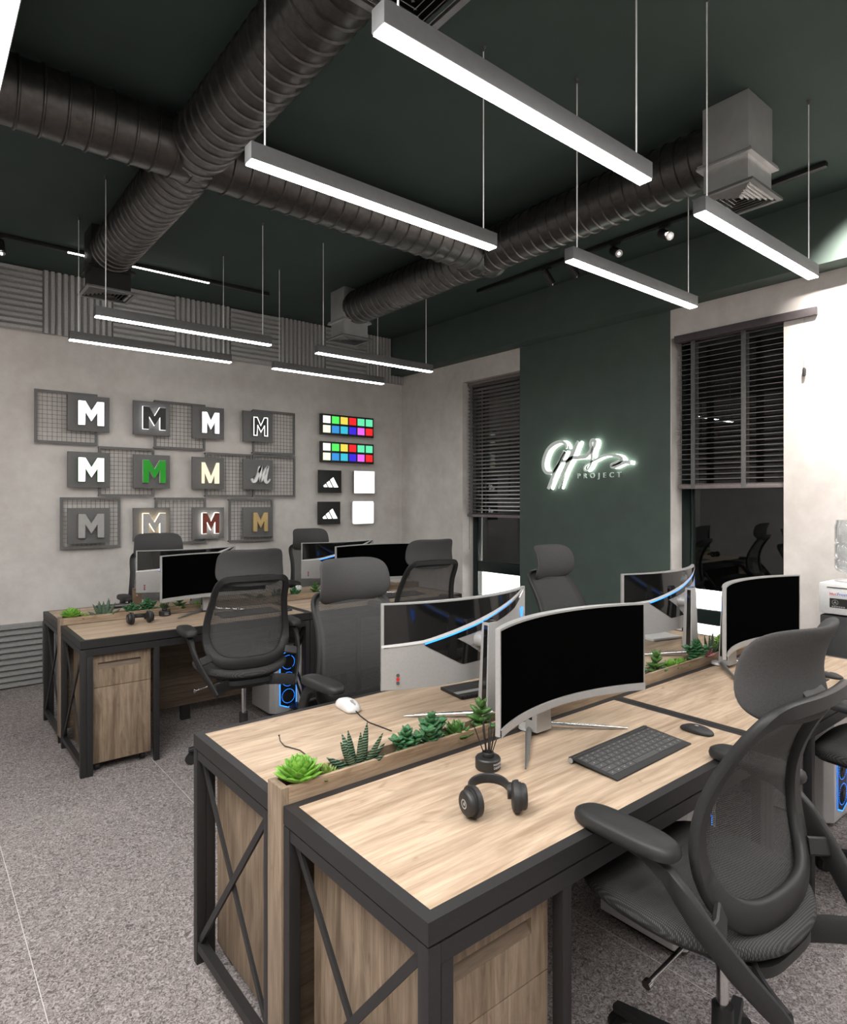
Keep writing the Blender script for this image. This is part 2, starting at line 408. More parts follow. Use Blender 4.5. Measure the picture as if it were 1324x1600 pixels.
for nm, (cx, y0, y1) in {'at the top picture edge':(XA,1.33,1.55), 'over the right hand pendant':(XB,1.33,1.55),
                         'over the far left pendants':(XA,4.84,5.07), 'near the far corner':(XB,4.84,5.07)}.items():
    cy = (y0+y1)/2; t = thing('air_diffuser', 'square metal duct outlet box with louvred grille '+nm, 'air vent', (cx,cy,2.99), 0, 'duct outlet boxes')
    hw, hd = .13, (y1-y0)/2
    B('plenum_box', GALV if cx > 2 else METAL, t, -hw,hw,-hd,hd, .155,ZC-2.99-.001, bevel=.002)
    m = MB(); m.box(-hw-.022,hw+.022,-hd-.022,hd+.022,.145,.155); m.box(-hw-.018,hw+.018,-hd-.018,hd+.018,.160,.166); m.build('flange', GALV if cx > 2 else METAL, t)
    m = MB(); q_ = .004
    m.box(-hw+q_,hw-q_,-hd+q_,-hd+q_+.003,.012,.145); m.box(-hw+q_,hw-q_,hd-q_-.003,hd-q_,.012,.145); m.box(-hw+q_,-hw+q_+.003,-hd+q_+.003,hd-q_-.003,.012,.145); m.box(hw-q_-.003,hw-q_,-hd+q_+.003,hd-q_-.003,.012,.145)
    m.build('neck', GALV if cx > 2 else METAL, t); B('neck_shade_plate', BLACK, t, -hw+.008,hw-.008,-hd+.008,hd-.008,.10,.105)  # black plate stands in for the shade inside the neck
    m = MB(); W_, D_ = hw+.036, hd+.034
    m.box(-W_,W_,-D_,-D_+.022,0,.012); m.box(-W_,W_,D_-.022,D_,0,.012); m.box(-W_,-W_+.022,-D_+.022,D_-.022,0,.012); m.box(W_-.022,W_,-D_+.022,D_-.022,0,.012)
    for q in range(0,6):
        f = 1-q*.165; a, b = (W_-.030)*f, (D_-.030)*f; z = .006+.0015*q
        for (p, r_) in (((-a,-b),(a,-b)),((a,-b),(a,b)),((a,b),(-a,b)),((-a,b),(-a,-b))):
            mx, my = (p[0]+r_[0])/2, (p[1]+r_[1])/2; m.bar((p[0],p[1],z),(r_[0],r_[1],z),.019,.0018,(-mx*1.2/max(.01,abs(mx)+abs(my)),-my*1.2/max(.01,abs(mx)+abs(my)),1))
    m.build('grille', GREYT, t)

# ----------------------------------------------------------------- pendants
def pendant(x0, x1, yc, label, w=.05, h=.06, z0=2.595, cab=(.058,)):
    L = x1-x0; t = thing('pendant_light', label, 'pendant lamp', ((x0+x1)/2, yc, z0), 0, 'linear pendants over the desks')
    m = MB(); m.box(-L/2,L/2,-w/2,w/2,.004,h); m.build('housing', GREYM, t, bevel=.0015)
    B('diffuser', LAMP, t, -L/2+.003,L/2-.003,-w/2+.003,w/2-.003,-.001,.006)
    for s in (-1,1):
        xc = s*(L/2-.058); MB().cyl((xc,0,h),(xc,0,ZC-z0-.02),.0026,n=8).build('cable', WCABLE, t, smooth=True)
        MB().lathe([(.005,ZC-z0-.022),(.006,ZC-z0-.01),(.011,ZC-z0-.002)],(xc,0,0),12).build('ceiling_cup', GREYM, t, smooth=True)
    return t
pendant(.835,1.942,1.19,'long grey linear pendant at the top, nearest and largest of all')
pendant(.842,1.947,1.917,'grey linear pendant hanging left of the picture centre below the crossing ducts')
pendant(2.302,3.407,1.19,'grey linear pendant at the right edge in front of the bright duct outlet')
pendant(2.305,3.410,1.795,'grey linear pendant in front of the green wall at right centre')
pendant(.845,1.965,4.797,'far left linear pendant, the lower one nearest the lettered wall')
pendant(.855,1.962,4.09,'far left linear pendant, the upper one crossing the ribbed panels')
pendant(2.32,3.415,4.085,'far middle linear pendant with its tip in front of the green beam')
pendant(2.318,3.418,4.79,'far middle linear pendant, lower and nearest the back wall')
# the wide fixture whose right edge enters the top left corner
lp = t = thing('ceiling_light', 'wide bright light panel cut off in the top left corner', 'ceiling light', (-.641,.80,3.10))
B('diffuser', emit('panel_diffuser', (1,.985,.96), 5.2), t, -.92,.92,-2.2,2.2,-.001,.006)
B('housing', GREYM, t, -.925,.925,-2.205,2.205,.006,.07, bevel=.003)
for s in (-1,1):
    for q in (-1,1): MB().cyl((s*.8,q*1.6,.07),(s*.8,q*1.6,ZC-3.10),.003,n=8).build('cable', CHROME, t)

lp2 = copy_thing(lp,(3.05,-.55,3.16),PI/2,'added unseen light panel behind the camera, brightening the right wall'); lp2.scale = (.72,.56,1)  # added panel out of view, brightens the right wall and outlet boxes
# ------------------------------------------------------------------- tracks
tr = thing('track_rail', 'long black track rail on the ceiling above the green wall', 'track light', (4.03,2.75,3.405))
B('rail', BLACK, tr, -.017,.017,-1.41,1.41,0,.029, bevel=.002)
tl = thing('track_rail', 'black track rail with a bright inset line at the far left ceiling', 'track light', (1.3,5.44,3.405))
B('rail', BLACK, tl, -1.6,1.29,-.017,.017,0,.029, bevel=.002)
B('line_light', LINE, tl, -.35,.735,-.010,.010,-.004,.002)
def spot(x, y, aim, label, ln=.11, z=3.405, lit=False):
    t = thing('spotlight', label, 'spotlight', (x,y,z), 0, 'black spotlights on the ceiling tracks'); aim = Vector(aim).normalized()
    MB().cyl((0,0,0),(0,0,-.045),.006,n=10).build('stem', BLACK, t, smooth=True)
    B('adapter', BLACK, t, -.014,.014,-.035,.035,-.012,0)
    c = Vector((0,0,-.06)); MB().cyl(c-aim*ln*.35, c+aim*ln*.65, .031, .031, 24).build('lamp_head', BLACK, t, smooth=True)
    e = c+aim*ln*.652; MB().cyl(e-aim*.004, e+aim*.0005, .026, .026, 20).build('reflector', CHROME, t, smooth=True)
    MB().ell(e+aim*.001, (.009,.009,.009)).build('bulb', LINE if lit else CHROME, t, smooth=True)
    return t, Vector((x,y,z))+e, aim
def splight(name, pos, aim, e, size, blend=.6, col=(1,.93,.86), rad=.03):
    l = bpy.data.lights.new(name, 'SPOT'); l.energy = e; l.spot_size = math.radians(size); l.spot_blend = blend; l.color = col; l.shadow_soft_size = rad
    o = bpy.data.objects.new(name, l); COL.objects.link(o); o.location = pos; o.rotation_euler = Vector(aim).to_track_quat('-Z','Y').to_euler(); return o
SP = [(4.03,2.33,(-.35,-.75,-.5),'rightmost black spotlight head on the track over the green wall',True),
      (4.03,2.72,(-.42,-.7,-.5),'largest black spotlight head with its lens turned to the room',True),
      (4.03,3.12,(.55,-.25,-.8),'slim black spotlight head aimed at the wall, just left of the pendant tip',False),
      (4.03,3.36,(.5,-.3,-.85),'leftmost slim black spotlight head on the track over the green wall',False)]
for x, y, aim, lb, lit in SP:
    t, e, a = spot(x, y, aim, lb, lit=lit, ln=.115 if lit else .13)
t, e, a = spot(.52, 5.44, (.1,-.3,-.9), 'small black spotlight on the track at the left edge', lit=True, ln=.10)

# -------------------------------------------------------- 2D shape helpers
def inset(poly, d):
    n = len(poly); area = sum(poly[i][0]*poly[(i+1)%n][1]-poly[(i+1)%n][0]*poly[i][1] for i in range(n)); s = 1 if area > 0 else -1
    out = []
    for i in range(n):
        p0, p1, p2 = Vector(poly[i-1]), Vector(poly[i]), Vector(poly[(i+1)%n])
        a = (p1-p0).normalized(); b = (p2-p1).normalized()
        na = Vector((-a.y,a.x))*s; nb = Vector((-b.y,b.x))*s
        k = na+nb; k = k/(1+na.dot(nb)) if 1+na.dot(nb) > .2 else na
        q = p1+k*d; out.append((q.x,q.y))
    return out
def crom(pts, k=6):
    P = [Vector(p) for p in pts]; out = []
    for i in range(len(P)-1):
        a = P[max(i-1,0)]; b = P[i]; c = P[i+1]; d = P[min(i+2,len(P)-1)]
        for j in range(k):
            t = j/k; out.append(.5*((2*b)+(c-a)*t+(2*a-5*b+4*c-d)*t*t+(3*b-a-3*c+d)*t**3))
    out.append(P[-1]); return out
def ribbon(pts, width, fn, d0, d1, caps=True, walls=True, face=True):
    """brush stroke: centreline in 2D with widths; returns MB for face and MB for walls"""
    P = crom(pts); N = len(P); L = []; Rr = []
    for i, p in enumerate(P):
        t = (P[min(i+1,N-1)]-P[max(i-1,0)]).normalized(); n = Vector((-t.y,t.x)); f = i/(N-1)
        w = width(f)/2; L.append(p+n*w); Rr.append(p-n*w)
    A = MB(); W = MB()
    vs = [fn(q[0],q[1],d1) for q in L]+[fn(q[0],q[1],d1) for q in Rr]; A.add(vs, [(i,i+1,N+i+1,N+i) for i in range(N-1)])
    out = L+Rr[::-1]; n = len(out)
    W.add([fn(q[0],q[1],d0) for q in out]+[fn(q[0],q[1],d1) for q in out], [(i,(i+1)%n,n+(i+1)%n,n+i) for i in range(n)])
    return A, W
MPOLY = [(0,0),(0,1),(.27,1),(.5,.60),(.73,1),(1,1),(1,0),(.74,0),(.74,.57),(.5,.17),(.26,.57),(.26,0)]
MSERIF = [(0,0),(0,1),(.16,1),(.53,.30),(.86,1),(1,1),(1,0),(.76,0),(.76,.52),(.53,.02),(.42,.02),(.13,.62),(.13,0)]
def mpoly(P, w, h, cx, cz): return [(cx+(a-.5)*w, cz+(b-.5)*h) for a,b in P]
wallfn = lambda a,b,d: (a,d,b)

# ------------------------------------------------------- lettered wall
GX = [(.814,1.290,1.998,2.443),(1.757,2.234,1.998,2.443),(1.292,1.763,1.555,1.996),(2.229,2.708,1.555,1.988),(1.000,1.475,1.107,1.550),
      (1.765,2.241,1.112,1.550),(2.712,3.190,1.995,2.445),(2.714,3.193,1.556,1.990),(2.464,2.937,1.107,1.540)]
glab = ['top left corner of the letter display, behind the plain white M','top row, between the black M and the small white M','middle row, joining the white M and the green M',
        'middle row, between the cream M and the script M','bottom left, framing the light grey M','bottom row, between the glowing grey M and the red M',
        'top right corner, beside the outlined M','right end of the middle row, beside the script M','bottom right, around the gold M']
YG = 6.068
for (x0,x1,z0,z1), lb in zip(GX, glab):
    t = thing('wire_grid', 'grey framed wire grid, '+lb, 'wall grid', ((x0+x1)/2, YG, z0), 0, 'wire grids behind the letters')
    w = (x1-x0)/2-.002; h = z1-z0-.003; m = MB(); b = .021
    m.box(-w,w,-.007,.007,0,b); m.box(-w,w,-.007,.007,h-b,h); m.box(-w,-w+b,-.007,.007,b,h-b); m.box(w-b,w,-.007,.007,b,h-b); m.build('frame', BOARD, t)
    m = MB(); n = 12; 
    for i in range(1,n): xx = -w+b+(2*w-2*b)*i/n; m.box(xx-.0013,xx+.0013,-.002,.0005,b,h-b)
    for i in range(1,11): zz = b+(h-2*b)*i/11; m.box(-w+b,w-b,-.0045,-.002,zz-.0013,zz+.0013)
    m.build('wire_mesh', WIRE, t)
    m = MB()
    for sx in (-w+.01,w-.01):
        for sz in (.01,h-.01): m.cyl((sx,.006,sz),(sx,YL-YG-.0005,sz),.005,n=8)
    m.build('standoff', METAL, t)
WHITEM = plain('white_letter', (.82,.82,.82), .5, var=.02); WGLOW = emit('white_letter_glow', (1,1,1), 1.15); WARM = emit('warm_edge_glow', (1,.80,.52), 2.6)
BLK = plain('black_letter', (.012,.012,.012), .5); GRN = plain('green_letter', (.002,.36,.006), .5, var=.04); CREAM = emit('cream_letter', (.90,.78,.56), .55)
GREYL = plain('grey_letter', (.38,.375,.37), .45, metal=.3, var=.05); RUST = plain('rust_letter', (.19,.042,.028), .6, var=.15); GOLD = plain('gold_letter', (.60,.43,.20), .35, metal=.25, var=.08, vs=12)
WG2 = emit('white_edge_glow', (1,.95,.85), 3.0); BGREY = plain('brushed_grey_letter', (.42,.41,.40), .5, metal=.3, var=.10, vs=70)
cols = [(1.052,1.378),(1.572,1.892),(2.096,2.405),(2.600,2.920)]; rows = [(2.112,2.417),(1.631,1.935),(1.152,1.453)]
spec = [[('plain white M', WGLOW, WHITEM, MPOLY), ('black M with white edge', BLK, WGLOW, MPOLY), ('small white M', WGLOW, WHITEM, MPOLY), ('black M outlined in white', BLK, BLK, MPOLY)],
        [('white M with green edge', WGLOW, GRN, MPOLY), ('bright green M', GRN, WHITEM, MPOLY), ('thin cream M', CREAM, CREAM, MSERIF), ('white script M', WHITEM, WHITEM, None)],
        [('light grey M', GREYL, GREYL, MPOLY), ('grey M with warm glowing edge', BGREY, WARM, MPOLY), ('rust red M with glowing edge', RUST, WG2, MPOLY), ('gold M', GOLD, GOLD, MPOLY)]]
for r, (z0,z1) in enumerate(rows):
    for c, (x0,x1) in enumerate(cols):
        nm, face, side, poly = spec[r][c]; cx, cz = (x0+x1)/2, (z0+z1)/2
        t = thing('letter_board', 'square dark grey wall board carrying a '+nm, 'sign board', (cx, 6.055, z0), 0, 'letter sample boards on the wall')
        B('backing_board', BOARD, t, -(x1-x0)/2,(x1-x0)/2,-.022,0,0,z1-z0, bevel=.0015)
        B('mount', BOARD, t, -.05,.05,.0005,.061,.06,z1-z0-.06)
        H = (z1-z0)/2; w, h = (.20,.205)
        if c == 2: w, h = .165,.20
        if c == 3: w, h = .155,.19
        ox = .012; y1 = -.055
        if poly:
            P = mpoly(poly, w, h, ox, H)
            if nm.endswith('outlined in white'):
                MB().prism(P, wallfn, -.034, y1).build('letter', BLK, t)
                Q = inset(P, .007); m = MB(); n = len(P)
                vs = [(a,y1-.002,b) for a,b in P]+[(a,y1-.002,b) for a,b in Q]
                m.add(vs, [(i,(i+1)%n,n+(i+1)%n,n+i) for i in range(n)])
                m.add([(a,y1-.0003,b) for a,b in P]+[(a,y1-.0003,b) for a,b in Q], [(i,(i+1)%n,n+(i+1)%n,n+i) for i in range(n)]); m.build('outline', WGLOW, t)
            else:
                MB().prism(P, wallfn, -.034, y1).build('letter_edge', side, t)
                MB().prism(inset(P,.0012), wallfn, y1-.0005, y1-.004).build('letter', face, t)
        else:
            st = [[(-.095,-.045),(-.080,-.070),(-.055,-.062),(-.030,-.01),(-.005,.065),(.008,.085)],[(.008,.088),(.0,.03),(-.004,-.035),(.002,-.078)],
                  [(.0,-.075),(.025,-.02),(.055,.05),(.082,.085)],[(.082,.088),(.065,.02),(.052,-.045),(.062,-.078),(.085,-.072),(.105,-.045)],[(-.02,.02),(-.005,.07),(.012,.086)]]
            m = MB()
            for s_ in st:
                A, W = ribbon([(a+ox,b+H) for a,b in s_], lambda f: .012+.020*math.sin(PI*min(1,f+.12)), wallfn, -.034, y1)
                m.add(A.v, A.f); m.add(W.v, W.f)
            m.build('letter', WHITEM, t)
        m = MB()
        for sx in (-w*.37, w*.37): m.cyl((ox+sx,-.0215,H-.02),(ox+sx,-.0345,H-.02),.004,n=8)
        m.build('spacer', METAL, t)

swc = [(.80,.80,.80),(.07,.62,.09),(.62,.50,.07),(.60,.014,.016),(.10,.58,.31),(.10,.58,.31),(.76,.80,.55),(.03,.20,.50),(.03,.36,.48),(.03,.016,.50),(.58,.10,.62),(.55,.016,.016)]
swn = ['white','green','yellow','red','mint','mint','cream','blue','teal','indigo','violet','red']
for z0, z1, lb in ((2.238,2.464,'upper black swatch board with two rows of coloured squares'),(1.937,2.164,'lower black swatch board with two rows of coloured squares')):
    t = thing('swatch_board', lb, 'sign board', (3.826, 6.055, z0), 0, 'colour swatch boards')
    w, h = .348, z1-z0; B('backing_board', BLACK, t, -w,w,-.025,0,0,h, bevel=.0015); B('mount', BLACK, t, -.1,.1,.0005,.061,.05,h-.05)
    for q in range(12):
        cx = -w+.075+(q%6)*.1115; cz = h*(.74 if q < 6 else .28)
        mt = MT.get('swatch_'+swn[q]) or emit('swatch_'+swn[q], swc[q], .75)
        o = B('swatch', mt, t, cx-.046,cx+.046,-.0275,-.0252,cz-.040,cz+.040); o['label'] = swn[q]+' square'
for z0, z1, x0, x1, lb, mt in ((1.604,1.851,3.457,3.740,'upper black square board with white three bar emblem', BLACK),(1.260,1.507,3.452,3.726,'lower black square board with white three bar emblem', BLK)):
    t = thing('logo_board', lb, 'sign board', ((x0+x1)/2, 6.055, z0), 0, 'three bar emblem boards')
    w, h = (x1-x0)/2, z1-z0; B('backing_board', mt, t, -w,w,-.025,0,0,h, bevel=.0015); B('mount', mt, t, -.05,.05,.0005,.061,.06,h-.06)
    m = MB(); bz = h*.25
    for xb, ww, hh in ((.040,.055,.108),(-.024,.047,.070),(-.082,.042,.036)):
        P = [(xb,bz),(xb+ww,bz),(xb+ww-.58*hh,bz+hh),(xb-.58*(hh-ww*.5),bz+hh-ww*.5)]
        m.prism([(a+.004,b) for a,b in P], wallfn, -.0252, -.0275)
    m.build('emblem', WGLOW, t)
for z0, z1, x0, x1, lb, rr in ((1.602,1.853,3.909,4.183,'upper white square light box with black sides',.002),(1.256,1.511,3.888,4.173,'lower white light box with rounded corners',.022)):
    t = thing('light_box', lb, 'light box', ((x0+x1)/2, 6.055, z0), 0, 'white light boxes')
    w, h = (x1-x0)/2, z1-z0
    P = []
    for cx, cz, a0 in ((w-rr,h-rr,0),(-w+rr,h-rr,90),(-w+rr,rr,180),(w-rr,rr,270)):
        for q in range(6): a = math.radians(a0+q*18); P.append((cx+rr*math.cos(a), cz+rr*math.sin(a)))
    MB().prism(P, wallfn, 0, -.022).build('backing_board', BLACK if rr < .01 else WHITEP, t); MB().prism(inset(P,.0008), wallfn, -.0223, -.027).build('face', WGLOW, t)
    B('mount', BLACK, t, -.05,.05,.0005,.061,.06,h-.06)

# --------------------------------------------------- glowing script sign
S = [[(3.58,1.983),(3.588,2.014),(3.62,2.042),(3.669,2.048),(3.735,2.028),(3.791,1.988),(3.828,1.928),(3.846,1.866),(3.84,1.812),(3.808,1.777),(3.758,1.772),(3.713,1.794),(3.669,1.849),(3.631,1.908),(3.593,1.958)],
[(3.598,1.958),(3.636,1.891),(3.691,1.815),(3.735,1.738),(3.791,1.626)],
[(3.454,2.039),(3.487,1.986),(3.529,1.911),(3.572,1.845),(3.615,1.76),(3.669,1.627)],
[(3.631,1.874),(3.582,1.871),(3.529,1.894),(3.446,1.898),(3.385,1.899),(3.34,1.926),(3.315,1.966),(3.321,2.004),(3.313,2.031),(3.295,2.036),(3.28,2.022),(3.285,1.989),(3.305,1.949),(3.313,1.9),(3.313,1.858),(3.325,1.826),(3.355,1.788),(3.383,1.78),(3.391,1.803),(3.37,1.828),(3.325,1.85),(3.265,1.872),(3.207,1.894),(3.141,1.901),(3.084,1.894),(3.043,1.88),(3.02,1.856),(3.034,1.841),(3.075,1.827),(3.108,1.816),(3.108,1.804),(3.08,1.805),(3.038,1.821),(2.993,1.833),(2.939,1.828)]]
sg = thing('script_sign', 'glowing silver script lettering sign on the dark green wall', 'sign', (XR-.0065, 3.4, 1.6))
sfn = lambda a,b,d: (-d, a-3.4, b-1.6)
SIGNF = plain('silver_sign_face', (.72,.80,.77), .4, var=.04); SIGNG = emit('sign_glow', (.93,1,.86), 5.5)
wf = [lambda f:.016+.020*math.sin(PI*min(1,f*1.1)), lambda f:.026+.018*(1-f), lambda f:.012+.034*math.sin(PI*min(1,f*.9+.08)), lambda f:.024+.010*math.sin(9*f)]
for i, st in enumerate(S):
    A, W = ribbon(st, wf[i], sfn, .068, .080); W2_ = MB(); W2_.add(A.v, A.f); W2_.add(W.v, W.f); W2_.build('script_stroke', SIGNF, sg)
    A2, W3 = ribbon(st, lambda f, g=wf[i]: g(f)*.95, sfn, .008, .022); A2.add(W3.v, W3.f); A2.build('glowing_back', SIGNG, sg)
text_mesh('small_lettering', 'PROJECT', .062, .006, SIGNF, sg, frameM((-.022,-.12,.115),(0,-1,0),(0,0,1)), spacing=2.05)

# ------------------------------------------------------------------ blinds
def blind(name, label, y0, y1, ztop, zbot, x, n, tilt, tapes, valance=None, wand=None, dy=.004):
    t = thing(name, label, 'window blind', (x,(y0+y1)/2,zbot)); hy = (y1-y0)/2
    m = MB(); H = ztop-zbot
    for i in range(n):
        z = .035+(H-.05)*i/(n-1); a = math.radians(tilt); c, s_ = math.cos(a)*.0235, math.sin(a)*.0235
        m.bar((0,-hy+dy,z),(0,hy-dy,z),.042,.0028,(math.sin(a),0,math.cos(a)))
    m.build('slats', SLAT, t)
    B('bottom_rail', SLAT, t, -.026,.026,-hy+dy,hy-dy,0,.028, bevel=.003)
    for yy in tapes:
        m = MB(); m.box(-.0275,-.0265,yy-.017,yy+.017,0.001,H); m.box(.0265,.0275,yy-.017,yy+.017,0.001,H); m.build('ladder_tape', TAPE, t)
    B('head_rail', SLAT, t, -.024,.024,-hy+dy,hy-dy,H,H+.03)
    if wand is not None: MB().cyl((-.035,wand[0],H-.01),(-.035,wand[0],wand[1]),.005,n=8).build('wand', TAPE, t, smooth=True)
    return t
b1 = blind('venetian_blind','brown blind lowered most of the way in the window left of the green wall', 4.212,5.030,2.755,1.345,4.735,35,15,(.345,-.375))
MB().cyl((-.04,.36,1.36),(-.04,.36,-.35),.002,n=6).build('pull_cord', TAPE, b1)
b2 = blind('venetian_blind','brown venetian blind half lowered in the window right of the green wall', 1.812,2.600,2.745,1.610,4.71,29,-10,(.265,-.115), wand=(.36,.36))
# valance in front of the opening, overhanging the wall to the right
B('valance', plain('valance_dark',(.062,.052,.056),.5), b2, -.098,-.068,1.596-2.206,2.585-2.206,2.737-1.610,2.791-1.610, bevel=.002)
B('valance_bracket', SLAT, b2, -.0678,-.02,2.35-2.206,2.55-2.206,2.757-1.610,2.774-1.610)
MB().cyl((-.085,1.671-2.206,2.742-1.610),(-.085,1.671-2.206,2.40-1.610),.0012,n=6).build('pull_cord', TAPE, b2)
MB().lathe([(.006,0),(.010,.004),(.011,.04),(.008,.055),(.003,.058)],(-.085,1.671-2.206,2.345-1.610),14).build('cord_tassel', BLACK, b2, smooth=True)

# ------------------------------------------------------------------- desks
XD, LD = .735, 1.412      # left end and length of one desk
def desk(label, x0, yf, yb, front):
    """front=-1: user side at yf (toward -y). yf<yb always; front tells which long side is open"""
    t = thing('office_desk', label, 'desk', (x0+LD/2,(yf+yb)/2,0), 0, 'desks with black frames and oak tops'); hx = LD/2-.0015; hy = (yb-yf)/2; b = .028
    B('worktop', WOOD, t, -hx+b,hx-b,-hy+b,hy-b,.712,.7505)
    m = MB(); 
    m.box(-hx,hx,-hy,-hy+b,.706,.750); m.box(-hx,hx,hy-b,hy,.706,.750); m.box(-hx,-hx+b,-hy+b,hy-b,.706,.750); m.box(hx-b,hx,-hy+b,hy-b,.706,.750)
    m.box(-hx+b,hx-b,-hy+b,hy-b,.702,.7118); m.build('top_frame', METAL, t)
    P = .031
    for sx in (-1,1):
        for sy in (-1,1):
            xa = sx*hx; ya = sy*hy; B('leg', METAL, t, min(xa,xa-sx*P),max(xa,xa-sx*P),min(ya,ya-sy*P),max(ya,ya-sy*P),0,.7015, bevel=.0012)
    for sx in (-1,1):
        xm = sx*(hx-P/2); e = MB()
        B('end_rail', METAL, t, xm-P/2+.002,xm+P/2-.002,-hy+P,hy-P,.045,.075); B('end_rail', METAL, t, xm-P/2+.002,xm+P/2-.002,-hy+P,hy-P,.672,.7012)
        y0, y1, z0, z1 = -hy+P, hy-P, .075, .672
        for a, c in (((y0,z0),(y1,z1)),((y0,z1),(y1,z0))):
            q = MB(); off = .004*(1 if a[1] < .3 else -1)
            q.bar((xm+off*1.05,a[0],a[1]),(xm+off*1.05,c[0],c[1]),.020,.008,(1,0,0)).build('cross_brace', METAL, t)
    s = front; ya = s*hy
    B('apron_rail', METAL, t, -hx+P,hx-P,min(ya,ya-s*.03),max(ya,ya-s*.03),.662,.7012)
    # inner bay posts beside the drawer unit
    for xx in (-hx+P+.001, -hx+.386): B('bay_post', METAL, t, xx,xx+.030,min(ya,ya-s*.03),max(ya,ya-s*.03),0,.6615, bevel=.0012)
    return t
BANK = 2.975
dl = [('near front desk with headphones and keyboard, closest to the camera','near front desk on the right half hidden by the big chair','near rear desk with a white mouse, its open end facing left','near rear desk on the right by the window'),
      ('far bank desk with headphones and a drawer unit, left end','far bank desk on the right behind the large grey headrest','far bank desk against the lettered wall with a phone dock','far bank desk in the corner near the narrow window')]
DESKS = {}
for bk in range(2):
    o = BANK*bk
    DESKS[bk,0] = desk(dl[bk][0], XD, .890+o, 1.462+o, -1); DESKS[bk,1] = desk(dl[bk][1], XD+LD, .890+o, 1.462+o, -1)
    DESKS[bk,2] = desk(dl[bk][2], XD, 1.546+o, 2.107+o, 1); DESKS[bk,3] = desk(dl[bk][3], XD+LD, 1.546+o, 2.107+o, 1)
for bk in range(2):
    o = BANK*bk; t = thing('planter_divider', ['oak planter trough dividing the near desks','oak planter trough dividing the far desks'][bk], 'planter', (XD,1.504+o,0), 0, 'oak planter dividers')
    L = 2*LD; hy = .038
    m = MB(); m.box(.018,L-.018,-hy,-hy+.011,.69,.792); m.box(.018,L-.018,hy-.011,hy,.69,.792); m.box(.018,L-.018,-hy+.011,hy-.011,.69,.705); m.build('trough', WOODL, t)
    for xx in (-.003,L-.015): B('end_panel', WOODE, t, xx,xx+.0205,-hy-.0008,hy+.0008,0.06,.7925, bevel=.001)
    B('soil', plain('planter_soil',(.10,.07,.05),.95,var=.4,vs=120,bump=.6,bs=150), t, .018,L-.018,-hy+.011,hy-.011,.705,.752)
    m = MB(); m.box(.02,L-.02,-.010,.010,.10,.2455); m.box(.02,L-.02,-.010,.010,.2475,.689); m.build('modesty_panel', WOODB, t)
    for q in range(5): B('foot', METAL, t, .10+q*.64,.16+q*.64,-.02,.02,0,.0995)

def drawer_unit(label, x, y0, y1, front):
    """x..x+.32 wide, front side at y0 (front=-1) or y1"""
    w = .312; t = thing('drawer_unit', label, 'cabinet', (x+w/2,(y0+y1)/2,0), 0 if front < 0 else PI, 'oak drawer units on castors'); D = y1-y0; hw = w/2
    B('body', WOODV, t, -hw,hw,-D/2+.019,D/2,.05,.652, bevel=.0015)
    # top drawer front with recessed slot handle
    f0, f1 = -D/2, -D/2+.018; z0, z1 = .475,.652; s0, s1, u0, u1 = -hw+.03, hw-.055, .575, .612
    m = MB(); m.box(-hw,hw,f0,f1,z0,u0); m.box(-hw,hw,f0,f1,u1,z1); m.box(-hw,s0,f0,f1,u0,u1); m.box(s1,hw,f0,f1,u0,u1)
    d = m.build('drawer', WOODV, t)
    m = MB(); m.add([(s0,f0+.001,u0),(s1,f0+.001,u0),(s1,f1,u1-.002),(s0,f1,u1-.002)],[(0,1,2,3)]); m.box(s0,s1,f1,f1+.0005,u0,u1); m.build('finger_slot', WOODB, d)
    B('file_door', WOODV, t, -hw,hw,f0,f1,.052,.472, bevel=.001)
    for sx in (-1,1):
        for sy in (-1,1):
            m = MB(); m.cyl((sx*(hw-.035)-.011,sy*(D/2-.05),.022),(sx*(hw-.035)+.011,sy*(D/2-.05),.022),.022,n=16); m.box(sx*(hw-.035)-.014,sx*(hw-.035)+.014,sy*(D/2-.05)-.014,sy*(D/2-.05)+.014,.040,.0498); m.build('castor', BLACK, t, smooth=True)
    return t
drawer_unit('oak drawer unit under the nearest desk at the bottom of the picture', .800,.925,1.42,-1)
drawer_unit('oak drawer unit under the near rear desk seen through the left cross brace', .802,1.60,2.07,1)
drawer_unit('oak drawer unit fully in view under the far bank desk', .800,3.900,4.40,-1)

# ------------------------------------------------------------------ chairs
def sgnp(x, p): return math.copysign(abs(x)**p, x)
def pillow(w, d, layers, n=44, ex=3.4, zf=None, c=(0,0)):
    rings = []
    for sc, z in layers:
        r = []
        for k in range(n):
            a = 2*PI*k/n; x = w/2*sc*sgnp(math.cos(a),2/ex); y = d/2*sc*sgnp(math.sin(a),2/ex)
            r.append((x+c[0], y+c[1], z+(zf(x,y) if zf else 0)))
        rings.append(r)
    return rings
ZB0, ZB1, BOFF = .595, 1.085, .12
def hwz(z):
    f = (z-ZB0)/(ZB1-ZB0); return .222+.013*math.sin(PI*min(1,f*1.25+.1))-.024*max(0,f-.35)/.65
def backy(x, z):
    f = (z-ZB0)/(ZB1-ZB0); return BOFF-.262-.095*f*f+.060*math.sin(PI*min(1,f*.98)) + .040*(x/.25)**2
def squircle(U, V, nt, nb):
    """square -> rounded square; exponent nt for the upper half, nb for the lower"""
    n = nt if V > 0 else nb; m = max(abs(U), abs(V))
    if m < 1e-6: return 0, 0
    k = m/((abs(U)**n+abs(V)**n)**(1/n)); return U*k, V*k
